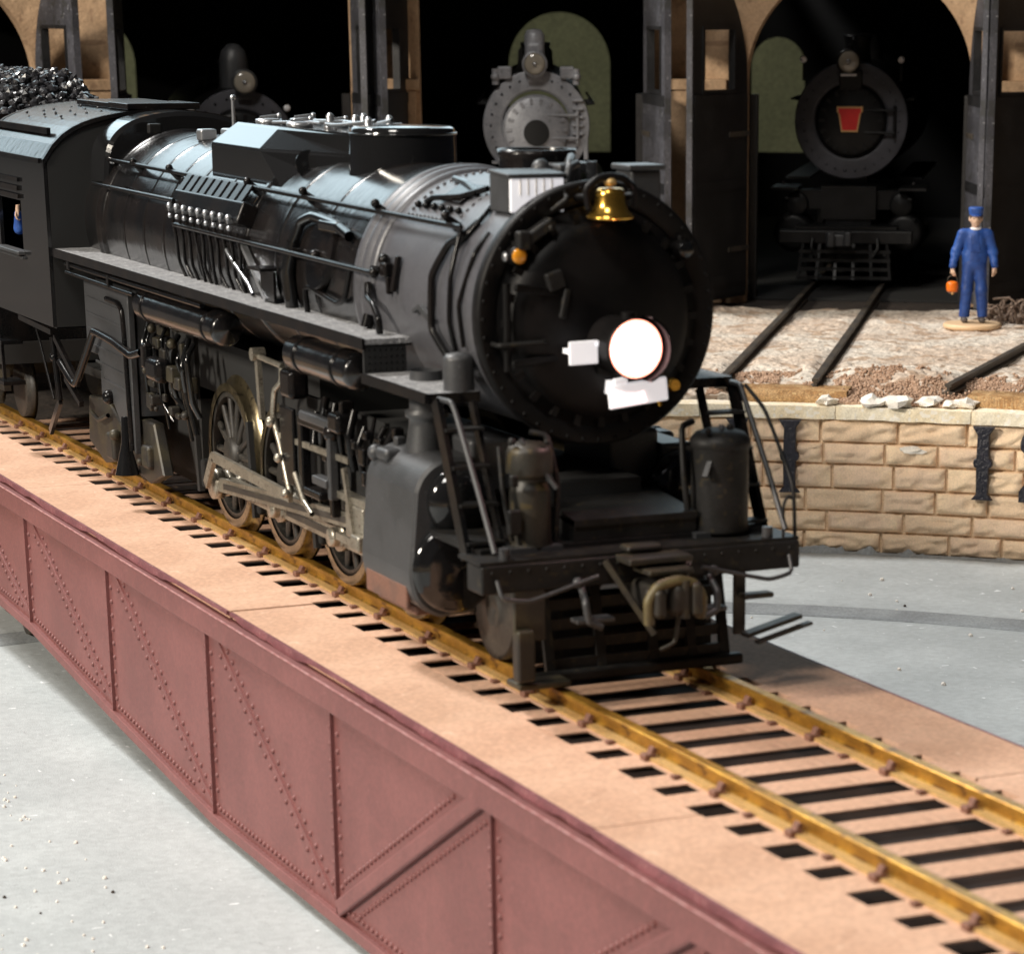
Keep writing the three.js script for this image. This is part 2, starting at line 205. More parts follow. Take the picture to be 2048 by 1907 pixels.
// ---------- turntable bridge ----------
{
  const B = thing('turntable_bridge', 'long turntable bridge with tan deck, brass rails and riveted maroon girders', 'turntable bridge', [0, FLOOR, ZC]);
  const oy = -FLOOR, oz = -ZC;                      // scene to bridge axes
  const add = (name, list, m, parent = B) => { const o = mesh(name, list, m, parent); if (parent === B) o.position.set(0, oy, oz); return o; };
  const zMin = -20.9, zMax = 16.3, pitch = .625254, joints = [zMin, -14.1, -5.52, 3.4, 12.3, zMax];
  // walkway panels either side, with stained edges
  for (const s of [-1, 1]) for (let k = 0; k < joints.length - 1; k++) {
    const a = joints[k] + .016, b = joints[k + 1] - .016, L = b - a, dy = [0, .003, -.004, 0, .002][k], dx = [0, .012, -.01, .006, 0][k];
    const o = add('deck_panel', [box(.885 + dx, .075, L, s * (1.24 + .4425 + dx / 2), -.0375 + dy, (a + b) / 2)], M.deck);
    // maroon edge strip with a ragged lower edge
    const n = Math.round(L / .12), sh = new THREE.Shape(); sh.moveTo(a, .001 + dy); sh.lineTo(b, .001 + dy);
    for (let i = n; i >= 0; i--) { const z = a + L * i / n; sh.lineTo(z, -.093 + .050 * sm(.35, .75, fbm(z * .7 + 40, s * 3 + 9, 77)) + .010 * rnd() + dy); }
    const g = ext(sh, .03); g.rotateY(-Math.PI / 2); g.translate(s * (2.128 + dx) + (s > 0 ? .03 : 0), 0, 0);
    mesh('edge_strip', [g], M.maroonChip, o);
  }
  // ties with open slots between them, a dark plate under the slots, and the seats the rails lie on
  const tieG = [0, 1, 2].map((k) => shared([box(2.48, .014, pitch * [.52, .46, .56][k], 0, .043, 0)]));
  for (let n = -33; n <= 25; n++) { const odd = n & 1, o = put(B, 'tie', tieG[(n + 99) % 3 === 0 ? 0 : odd ? 1 : 2], M.deck, 0, oy - .05, oz + pitch * (n + .78) + (odd ? .02 : -.02)); }
  add('slot_floor', [box(2.48, .03, zMax - zMin, 0, -.24, (zMax + zMin) / 2)], M.slot);
  for (const s of [-1, 1]) add('rail_seat', [box(.29, .018, zMax - zMin, s * .775, -.005, (zMax + zMin) / 2)], M.deck);
  const head = shp([[-.035, .03], [-.022, .045], [-.02, .108], [-.055, .120], [-.055, .152], [-.045, .161], [.045, .161], [.055, .152], [.055, .120], [.02, .108], [.022, .045], [.035, .03]]);
  for (const s of [-1, 1]) {
    const g = ext(head, zMax - zMin + .4); g.translate(s * .7675, .004, zMin - .2);
    const r = add('rail', [g], M.brass);
    mesh('rail_foot', [box(.25, .028, zMax - zMin + .4, s * .7675, .0185, (zMax + zMin) / 2)], M.brassFoot, r);
  }
  const clipG = shared([rbox(.115, .055, .10, 0, .028, 0, .012), rbox(.05, .10, .085, .028, .06, 0, .012, 0, 0, -.5)]);
  const clipS = shared([rbox(.07, .03, .07, 0, .015, 0, .008)]);
  for (let n = -33; n <= 25; n++) for (const s of [-1, 1]) for (const e of [-1, 1]) {
    const main = !(n & 1), x = s * .7675 + e * (main ? .118 : .175), o = put(B, 'rail_clip', main ? clipG : clipS, M.clip, x, oy + .003, oz + pitch * (n + .78), e < 0 ? 0 : Math.PI);
  }
  // girders
  const node = (k) => ZC - .06 + 3.87672 * k, chordY = (z) => { const a = Math.min(4.75, Math.abs(z - ZC) / 3.87672), T = [-2.41, -2.41, -2.13, -1.80, -1.70, -1.68], i = Math.floor(a); return T[i] + (T[Math.min(5, i + 1)] - T[i]) * (a - i); };
  const zs = []; for (let z = zMin; z <= zMax + .01; z += (zMax - zMin) / 96) zs.push(z);
  for (const s of [-1, 1]) {
    const sh = new THREE.Shape(); sh.moveTo(zMin, -.36); for (const z of zs) sh.lineTo(z, chordY(z) + .05); sh.lineTo(zMax, -.36);
    const g = ext(sh, .06); g.rotateY(-Math.PI / 2); g.translate(s > 0 ? 2.16 : -2.10, 0, 0);
    add('girder_web', [g], M.maroon);
    add('top_flange', [rbox(.33, .255, zMax - zMin, s * 2.056, -.2245, (zMin + zMax) / 2, .012)], M.maroon);
    add('worn_edge', [box(.012, .014, zMax - zMin, s * 2.2215, -.102, (zMin + zMax) / 2)], M.worn);
    const low = new THREE.Shape(); zs.forEach((z, i) => i ? low.lineTo(z, chordY(z) + .085) : low.moveTo(z, chordY(z) + .085)); [...zs].reverse().forEach((z) => low.lineTo(z, chordY(z) - .02));
    const lg = ext(low, .20, .008); lg.rotateY(-Math.PI / 2); lg.translate(s > 0 ? 2.21 : -2.01, 0, 0);
    add('bottom_flange', [lg], M.maroon);
    const X = s * 2.08, rivet = new THREE.SphereGeometry(.030, 8, 4, 0, Math.PI * 2, 0, Math.PI / 2).rotateZ(s * -Math.PI / 2), riv = [];
    const putRivet = (z, y) => riv.push(rivet.clone().translate(s * 2.159, y, z));
    for (let k = -4; k <= 4; k++) {
      const z = node(k), y0 = chordY(z) + .085;
      add('stiffener', [box(.045, -.352 - y0, .020, s * 2.180, (-.352 + y0) / 2, z)], M.maroon);
      for (let y = -.52; y > y0 + .1; y -= .165) { putRivet(z - .1, y); putRivet(z + .1, y - .03); }
      if (k === 4) break;
      const dir = k < 0, za = node(k), zb = node(k + 1);
      const p0 = dir ? [za + .35, -.37] : [za + .06, chordY(za) + .16], p1 = dir ? [zb - .06, chordY(zb) + .16] : dir ? [zb - .35, -.37] : [zb - .17, -.26];
      const L = Math.hypot(p1[0] - p0[0], p1[1] - p0[1]), ux = (p1[0] - p0[0]) / L, uy = (p1[1] - p0[1]) / L;
      const thick = dir ? .035 : .17;
      const dg = dir ? box(.022, thick, L, 0, 0, 0) : rbox(.075, thick, L, 0, 0, 0, .03);
      add('diagonal', [TR(dg, s * (dir ? 2.168 : 2.185), (p0[1] + p1[1]) / 2, (p0[0] + p1[0]) / 2, -Math.atan2(uy, ux), 0, 0)], M.maroon);
      for (let t = .14; t < L - .1; t += dir ? .172 : .118) for (const e of [-1, 1]) { const off = dir ? .105 : .19, zz = p0[0] + ux * t - uy * off * e, yy = p0[1] + uy * t + ux * off * e; if (yy < -.42 && yy > chordY(zz) + .17 && zz > za + .15 && zz < zb - .15) putRivet(zz, yy); }
      for (let z2 = za + .16; z2 < zb - (dir ? .75 : .2); z2 += .122) putRivet(z2, chordY(z2) + .18);
    }
    const rv = add('rivets', riv, M.maroon); rv.userData.kind = 'stuff';
  }
  // underside beams, pivot and end trucks that carry the bridge
  for (let k = -4; k <= 4; k++) add('cross_beam', [box(4.0, .7, .16, 0, -.75, node(k))], M.maroon);
  add('pivot', [latheY([[.001, 0], [1.5, 0], [1.5, .12], [.9, .2], [.8, .75], [1.1, 1.4], [.001, 1.4]], 0, FLOOR, ZC, 40)], M.maroon);
  for (const e of [-1, 1]) { const t = add('end_truck', [box(3.6, .5, .7, 0, -1.72, ZC + e * 14.6), box(3.6, .25, .5, 0, -2.05, ZC + e * 14.6)], M.dark); for (const s of [-1, 1]) mesh('truck_wheel', [latheX([[.001, -.08], [.3, -.08], [.3, .08], [.001, .08]], s * 1.5, FLOOR + .37, ZC + e * 14.6, 24)], M.oldRail, t); }
}
// ---------- curved stone pit wall ----------
{
  const W = thing('pit_wall', 'curved tan stone block wall of the turntable pit with black numbers', 'wall', polar(WR, 40, FLOOR));
  const o = W.position, core = mesh('wall_core', [latheY([[WR + .16, FLOOR], [WR + .05, FLOOR], [WR + .05, -.42], [WR + .45, -.42], [WR + .45, FLOOR]], 0, 0, ZC, 180)], M.mortar, W);
  core.position.set(-o.x, -o.y, -o.z);
  const ys = [-.405, -.785, -1.13, -1.52, -1.89, -2.215, -2.545];
  const blockGeo = (w, h, k) => { // a split faced block, its face rough inside a drafted margin
    const nx = 16, ny = 8, g = new THREE.BoxGeometry(w, h, .16, nx, ny, 1), p = g.attributes.position;
    for (let i = 0; i < p.count; i++) if (p.getZ(i) > .07) {
      const x = p.getX(i), y = p.getY(i), ex = Math.min(1, (w / 2 - Math.abs(x)) / .07), ey = Math.min(1, (h / 2 - Math.abs(y)) / .06), e = Math.min(ex, ey);
      const n = fbm(x * 4.2 + k * 13.7, y * 11 + k * 5.1, 90 + k, 0, 3);
      p.setZ(i, .035 + Math.min(1, e * 1.3) * (.02 + .13 * sm(.3, .7, n)) * .62);
      if (e < .05) { p.setX(i, x * .985); p.setY(i, y * .965); }
    }
    g.computeVertexNormals(); const u = shared([g]); return u;
  };
  const cache = {}, per = D2R * WR;
  for (let r = 0; r < 6; r++) {
    const h = ys[r] - ys[r + 1] - .03, y = (ys[r] + ys[r + 1]) / 2; let a = 18 + (r % 2 ? 0 : 1.55) + rr(-.2, .2), i = 0;
    while (a < 58) {
      const wi = Math.floor(rnd() * 4), w = [.86, 1.0, 1.12, 1.26][wi], da = w / per, key = wi + '_' + r + '_' + (i % 3);
      cache[key] ??= blockGeo(w - .035, h, wi * 3 + r * 5 + i % 3 * 7);
      const q = polar(WR + .03, a + da / 2, y), b = put(W, 'stone_block', cache[key], M.stone[Math.floor(rnd() * 3)], q[0] - o.x, q[1] - o.y, q[2] - o.z, -(a + da / 2) * D2R);
      a += da; i++;
    }
  }
  { const n = 260, pp = [], ix = []; for (let i = 0; i <= n; i++) { const az = 20 + 36 * i / n, h = .03 + .10 * sm(.45, .8, fbm(az * 1.1, 2, 66)), w = .05 + .09 * fbm(az * 1.7, 5, 67); pp.push(...polar(WR - .13, az, FLOOR + h), ...polar(WR - .15 - w * .5, az, FLOOR + h * .5), ...polar(WR - .16 - w, az, FLOOR + .004)); if (i < n) for (let k = 0; k < 2; k++) { const q = i * 3 + k; ix.push(q, q + 1, q + 3, q + 1, q + 4, q + 3); } }
    const g = new THREE.BufferGeometry(); g.setAttribute('position', new THREE.Float32BufferAttribute(pp, 3)); g.setIndex(ix); g.computeVertexNormals(); mesh('wall_foot', [g], M.ring, W).position.set(-o.x, -o.y, -o.z); }
  // coping stones, chipped and uneven
  let a = 18; const cop = [1.5, 1.9, 2.2].map((w, k) => {
    const g = new THREE.BoxGeometry(w - .02, .20, .52, 14, 2, 4), p = g.attributes.position;
    for (let i = 0; i < p.count; i++) { const x = p.getX(i), y = p.getY(i), z = p.getZ(i); p.setY(i, y + (y > .05 ? .04 * (fbm(x * 4 + k * 9, z * 5, 61) - .5) : .03 * (fbm(x * 3 + k, z * 4 + 7, 62) - .5))); if (z > .2) p.setZ(i, z + .05 * (fbm(x * 3.5 + k * 3, y * 6, 63) - .5) - (Math.abs(x) > w / 2 - .06 ? .03 : 0)); }
    g.computeVertexNormals(); return [w, shared([g])];
  });
  while (a < 58) { const [w, g] = cop[Math.floor(rnd() * 3)], da = w / per, q = polar(WR + .14, a + da / 2, -.305 + rr(-.008, .008)); put(W, 'coping_stone', g, M.coping, q[0] - o.x, q[1] - o.y, q[2] - o.z, -(a + da / 2) * D2R + rr(-.006, .006)); a += da; }
  // numbers of the two stalls, cut out letters fixed to the blocks
  const one = () => [ext(shp([[-.105, -.50], [-.20, -.58], [.20, -.58], [.105, -.50], [.115, -.07], [.165, -.045], [.18, .0], [.165, .045], [.115, .07], [.105, .46], [.21, .57], [-.21, .57], [-.13, .48], [-.105, .44], [-.115, .07], [-.165, .045], [-.18, 0], [-.165, -.045], [-.115, -.07]]), .07, .015)];
  const two = () => {
    const s = new THREE.Shape(); s.moveTo(-.30, -.57); s.lineTo(.30, -.57); s.lineTo(.33, -.30); s.lineTo(.27, -.30); s.lineTo(.22, -.40); s.lineTo(-.06, -.40);
    s.bezierCurveTo(.10, -.18, .31, -.02, .31, .26); s.bezierCurveTo(.31, .48, .16, .58, 0, .58); s.bezierCurveTo(-.18, .58, -.30, .46, -.30, .30); s.bezierCurveTo(-.30, .18, -.10, .18, -.10, .30); s.bezierCurveTo(-.10, .44, .10, .46, .10, .26); s.bezierCurveTo(.10, 0, -.10, -.20, -.30, -.42);
    return [ext(s, .07, .015)];
  };
  for (const [fn, az] of [[one, 32.65], [one, 35.15], [one, 44.35], [two, 46.85]]) { const q = polar(WR - .105, az, -1.0), d = mesh('numeral', fn(), M.numeral, W); d.position.set(q[0] - o.x, q[1] - o.y, q[2] - o.z); d.rotation.y = -az * D2R; d.scale.x = .80; }
}
// ---------- sandy apron, cork edge, plaster lumps, stall tracks ----------
{
  const r0 = WR + .52, r1 = 35.6, a0 = 20, a1 = 62, nr = 190, na = 260, pos = [], idx = [];
  const top = (r, az) => {
    const x = r * Math.sin(az * D2R), z = r * Math.cos(az * D2R), edge = sm(0, 1.6, r - r0), da = ((az - 33.8 + 5.25 + 105) % 10.5 - 5.25) * D2R * r, railDip = Math.min(Math.abs(da - .77), Math.abs(da + .77));
    const far = sm(33.4, 35.4, r + 1.2 * fbm(x * .5, z * .5, 203));
    let h = -.16 + .14 * edge + .22 * (fbm(x * .45, z * .45, 200) - .45) + .15 * (fbm(x * 2.6, z * 2.6, 201, 0, 5) - .5) * (1.3 - .7 * sm(2.2, 4, r - r0)) + .06 * (fbm(x * 9, z * 9, 202) - .5);
    h += .10 * Math.exp(-(((r - 21.6) / .9) ** 2)) * sm(.3, .9, Math.abs(da) - .5) * (fbm(x * 1.4, z * 1.4, 204) + .2);
    h = h * (1 - sm(.32, .06, railDip)) + Math.min(h, -.03) * sm(.32, .06, railDip);
    return h * (1 - far) - .16 * far;
  };
  for (let i = 0; i <= nr; i++) for (let j = 0; j <= na; j++) { const az = a0 + (a1 - a0) * j / na, r = r0 + (r1 - r0) * Math.pow(i / nr, 1.25) + (i === 0 ? .12 * (fbm(az * 2.2, 3, 205) - .3) : 0); pos.push(...polar(r, az, i === 0 ? -.26 : top(r, az))); }
  for (let i = 0; i < nr; i++) for (let j = 0; j < na; j++) { const k = i * (na + 1) + j; idx.push(k, k + 1, k + na + 1, k + 1, k + na + 2, k + na + 1); }
  const g = new THREE.BufferGeometry(); g.setAttribute('position', new THREE.Float32BufferAttribute(pos, 3)); g.setIndex(idx); g.computeVertexNormals();
  mesh('sand_apron', [g], M.sand).userData.kind = 'structure';
  // crumbs of ballast heaped at the edge
  const cr = [];
  for (let i = 0; i < 20000; i++) { const az = rr(31, 50), heap = az > 37.2 && az < 43.2 || az > 46.8, r = r0 + (heap ? -.32 : .1) + Math.pow(rnd(), 1.6) * (heap ? 2.6 : 2.0), s = rr(.011, .030); const dens = fbm(az * .9, r * 1.1, 210); if (dens < (heap ? .30 + .12 * (r - r0) : .50)) continue; const q = polar(r, az, (r < r0 + .05 ? -.2 + .55 * (r - r0 + .32) * rnd() : top(r, az)) + s * rr(.1, 1.2)); cr.push(TR(new THREE.IcosahedronGeometry(s, 0), ...q, rr(0, 3), rr(0, 3), rr(0, 3))); }
  tag(mesh('ballast_crumbs', cr, M.crumb), 'brown ballast crumbs heaped along the apron edge above the stone wall', 'ballast').userData.kind = 'stuff';
  // strips of cork roadbed that show under the ballast
  for (const [b0, b1, label] of [[32.2, 37.6, 'brown cork strip under the ballast between the two rails of the near track'], [43.2, 46.3, 'short brown cork strip by the right hand rail end above the number 12']]) {
    const sh = [], n = 26; const ring = (r, y) => { for (let i = 0; i <= n; i++) sh.push(...polar(r + .03 * (fbm(i * .7, y * 9, 215) - .5), b0 + (b1 - b0) * i / n, y + .03 * (fbm(i * .9, 4, 216) - .5))); };
    ring(WR + .36, -.235); ring(WR + .37, -.02); ring(WR + .95, .0); ring(WR + .95, -.235);
    const ix = []; for (let k = 0; k < 3; k++) for (let i = 0; i < n; i++) { const q = k * (n + 1) + i; ix.push(q, q + 1, q + n + 1, q + 1, q + n + 2, q + n + 1); }
    const cg = new THREE.BufferGeometry(); cg.setAttribute('position', new THREE.Float32BufferAttribute(sh, 3)); cg.setIndex(ix); cg.computeVertexNormals();
    tag(mesh('cork_strip', [cg], M.cork), label, 'cork strip');
  }
  // white plaster lumps on the coping
  const lump = (s, k) => { const q = mergeVertices(new THREE.IcosahedronGeometry(s, 1).deleteAttribute('normal').deleteAttribute('uv')), p = q.attributes.position; for (let i = 0; i < p.count; i++) { const n = .6 + .8 * hash(i, k, 221); p.setXYZ(i, p.getX(i) * n * 1.25, Math.max(-.3 * s, p.getY(i) * n * .55), p.getZ(i) * n); } const fl = q.toNonIndexed(); fl.computeVertexNormals(); return [fl]; };
  const spots = [[36.85, .02, .15, 'white plaster lump on the coping just right of the first black number'], [38.9, .0, .20, 'broad flat white plaster lump on the coping below the crumbled ballast'], [40.1, -.08, .22, 'largest white plaster lump, overhanging the middle of the coping'], [41.5, .16, .17, 'white plaster lump against the ballast left of the angular chip'], [42.55, .14, .13, 'small white plaster lump beside the angular chip on the coping'], [43.25, .18, .18, 'angular white plaster chip next to the short cork strip']];
  spots.forEach(([az, dr, s, label], k) => { const o = tag(mesh('plaster_lump', lump(s, k), M.plaster), label, 'plaster lump'); o.position.set(...polar(WR + .1 + dr, az, -.19 + s * .28)); o.rotation.y = k; });
  { const o = tag(mesh('plaster_splash', lump(.15, 9), M.plaster), 'white plaster drip stuck to the stone wall between the numbers', 'plaster'); const az = 40.95; o.position.set(...polar(WR - .09, az, -.87)); o.scale.set(1, .8, .35); o.rotation.y = -az * D2R; }
  // rails
  const prof = shp([[-.10, 0], [-.10, .03], [-.025, .05], [-.02, .11], [-.055, .125], [-.055, .165], [.055, .165], [.055, .125], [.02, .11], [.025, .05], [.10, .03], [.10, 0]]);
  for (const [az, label] of [[33.8, 'dark brown rails half buried in pale sand, left of the worker'], [44.3, 'dark rail cut off by the right picture edge, in front of the worker'], [23.3, 'dark rails of the stall track hidden behind the black engine']]) {
    const t = thing('stall_track', label, 'track', polar(20.5, az, -.05), -az * D2R);
    for (const s of [-1, 1]) { const e = s < 0 ? .2 : .05, q = ext(prof, 36); q.translate(s * .7675, 0, -36 + e); mesh('rail', [q], M.oldRail, t); }
  }
  // dry weed behind the worker
  const wd = []; const c = polar(31.2, 40.9, 0);
  for (let i = 0; i < 60; i++) { const a = rr(0, 6.28), l = rr(.2, .75), h = rr(.1, .45), px = rr(-.6, .9), pz = rr(-.35, .35); wd.push(tube([[px, -.05, pz], [px + Math.cos(a) * l * .4, h, pz + Math.sin(a) * l * .3], [px + Math.cos(a) * l, h * rr(.4, 1.2), pz + Math.sin(a) * l * .6]], rr(.012, .028), 6, 4)); }
  for (let i = 0; i < 90; i++) wd.push(TR(new THREE.IcosahedronGeometry(rr(.03, .08), 0), rr(-.7, 1), rr(0, .3), rr(-.4, .4), rr(0, 3), rr(0, 3), 0));
  const w = thing('dried_weed', 'tangled dry brown weed behind the worker figure', 'weed', [c[0], .0, c[2]]); mesh('stem', wd.slice(0, 60), M.weed, w).userData.kind = 'stuff'; mesh('leaf', wd.slice(60), M.weed, w).userData.kind = 'stuff';
}
// ---------- roundhouse ----------
{
  const H = thing('roundhouse', 'tan plastered roundhouse with arched stalls and black wooden doors', 'roundhouse', [0, -.1, ZC]);
  const R0 = 34.5, AW = 2.32, TOP = 9.2, oy = .1;
  const put2 = (name, list, m, az, parent = H, extra) => { const mm = new THREE.Matrix4().makeRotationY(-az * D2R).premultiply(new THREE.Matrix4().makeTranslation(0, oy, 0)); if (extra) mm.multiply(extra); return mesh(name, list, m, parent, mm); };
  const hw = R0 * Math.tan(5.25 * D2R);
  const stalls = [2.75, 13.3, 23.25, 34.4, 44.9];
  for (const az of stalls) {
    const SP = az === 13.3 || az === 23.25 ? 6.3 : 4.4, s = shp([[-hw, -.1], [hw, -.1], [hw, TOP], [-hw, TOP]]), h = new THREE.Path();
    h.moveTo(-AW, -.09); h.lineTo(-AW, SP); h.absarc(0, SP, AW, Math.PI, 0, true); h.lineTo(AW, -.09); h.closePath(); s.holes.push(h);
    const g = ext(s, .55, 0, 28); g.translate(0, 0, -R0 - .55);
    put2('front_wall', [g], M.wall, az);
    // pilaster on the right pier
    put2('pier', [rbox(1.15, 4.3, .5, 0, 2.1, -R0 / Math.cos(5.25 * D2R) + .1, .03), rbox(1.3, .22, .6, 0, 4.36, -R0 / Math.cos(5.25 * D2R) + .1, .03)], M.wall, az === 44.9 ? az + 5.25 : (az + stalls[stalls.indexOf(az) + 1]) / 2);
    for (const e of [-1, 1]) if (az !== 23.25 || e > 0) put2('guard_post', [box(.16, 4.2, .20, e * (AW - .09), 2.05, -R0 - .75)], M.door, az);
  }
  put2('pier', [rbox(1.15, 4.3, .5, 0, 2.1, -R0 / Math.cos(5.25 * D2R) + .1, .03)], M.wall, 2.75 - 5.25);
  // doors: hinge at the jamb, swung out towards the pit; side -1 is the left leaf, its hinge to the left
  const doors = [[2.75, 1, 97], [13.3, -1, 97], [13.3, 1, 97], [23.25, -1, 108, .26], [23.25, 1, 98], [34.4, -1, 110], [34.4, 1, 102], [44.9, -1, 112]];
  for (const [az, side, open, off = 0] of doors) {
    const WD = 2.42, SP = az === 13.3 || az === 23.25 ? 6.3 : 4.4, leaf = new THREE.Shape(); leaf.moveTo(0, .12); leaf.lineTo(0, SP); leaf.absarc(WD, SP, WD, Math.PI, Math.PI / 2, true); leaf.lineTo(WD, .12); leaf.closePath();
    const win = new THREE.Path(); win.moveTo(.62, 4.28); win.lineTo(1.95, 4.28); win.lineTo(1.95, 5.45); win.lineTo(.62, 5.45); win.closePath(); leaf.holes.push(win);
    const ex = new THREE.Matrix4().makeTranslation(side * (AW + off), 0, -R0 + .12).multiply(new THREE.Matrix4().makeRotationY(side < 0 ? -open * D2R : Math.PI + open * D2R));
    const g = ext(leaf, .09, 0, 20); g.translate(0, 0, -.045);
    const d = put2('door', [g], side > 0 ? M.doorLit : M.door, az, H, ex);  // right leaves get the lighter tone, light painted into their colour
    put2('door_edge', [box(.05, SP + 2.28, .13, WD + .025, SP / 2 + 1.26, 0)], M.doorLit, az, d, ex);
    for (const y of [.5, 2.4, 4.1]) put2('door_rail', [box(WD - .1, .2, .16, WD / 2, y, 0)], M.door, az, d, ex);
    put2('kick_panel', [box(WD - .06, 3.9, .13, WD / 2 - .02, 2.15, 0)], side > 0 ? M.doorLit : M.door, az, d, ex);
    put2('window_frame', [box(1.45, .07, .15, 1.285, 4.25, 0), box(1.45, .07, .15, 1.285, 5.48, 0), box(.07, 1.2, .15, .59, 4.87, 0), box(.07, 1.2, .15, 1.98, 4.87, 0)], M.door, az, d, ex);
    for (const y of [1.1, 3.4]) put2('hinge', [box(.9, .10, .17, .40, y, 0)], M.oldRail, az, d, ex);
  }
  // inside: dark side walls, rear wall with three arched windows, roof
  const RB = 60;
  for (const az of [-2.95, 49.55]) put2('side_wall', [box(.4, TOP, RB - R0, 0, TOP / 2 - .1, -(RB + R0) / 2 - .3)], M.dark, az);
  const wins = [[12.8, -1.9, 1.48], [23.3, .79, 1.48], [33.8, -3.85, .80]].map(([az, x, h]) => [az + Math.atan2(x, RB) / D2R, h]);
  for (const az of stalls) {
    const hb = RB * Math.tan(5.25 * D2R), s = shp([[-hb, -.1], [hb, -.1], [hb, TOP], [-hb, TOP]]);
    for (const [wa, h] of wins) { const x = Math.tan((wa - az) * D2R) * RB; if (Math.abs(x) > hb - h - .05) continue; const p = new THREE.Path(); p.moveTo(x - h, 1.8); p.lineTo(x - h, 4.25); p.absarc(x, 4.25, h, Math.PI, 0, true); p.lineTo(x + h, 1.8); p.closePath(); s.holes.push(p); }
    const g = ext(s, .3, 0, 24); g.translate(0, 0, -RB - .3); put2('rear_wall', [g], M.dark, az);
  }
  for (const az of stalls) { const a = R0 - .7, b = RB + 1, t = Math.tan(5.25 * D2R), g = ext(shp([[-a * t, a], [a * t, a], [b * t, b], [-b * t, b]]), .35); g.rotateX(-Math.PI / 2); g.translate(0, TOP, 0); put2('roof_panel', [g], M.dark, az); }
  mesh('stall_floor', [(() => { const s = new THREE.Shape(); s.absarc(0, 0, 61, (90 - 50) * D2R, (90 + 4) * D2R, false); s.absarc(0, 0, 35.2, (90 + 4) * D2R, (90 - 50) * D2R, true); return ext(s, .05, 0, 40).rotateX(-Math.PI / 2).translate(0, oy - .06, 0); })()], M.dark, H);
  const bd = thing('backdrop_board', 'olive green board seen through the rear windows of the roundhouse', 'board', polar(64, 23, -.06), -23 * D2R);
  mesh('panel', [box(60, 10, .2, 0, 5, 0)], M.green, bd); mesh('stand', [box(60, .3, 1.2, 0, .15, -.5)], M.door, bd);
}
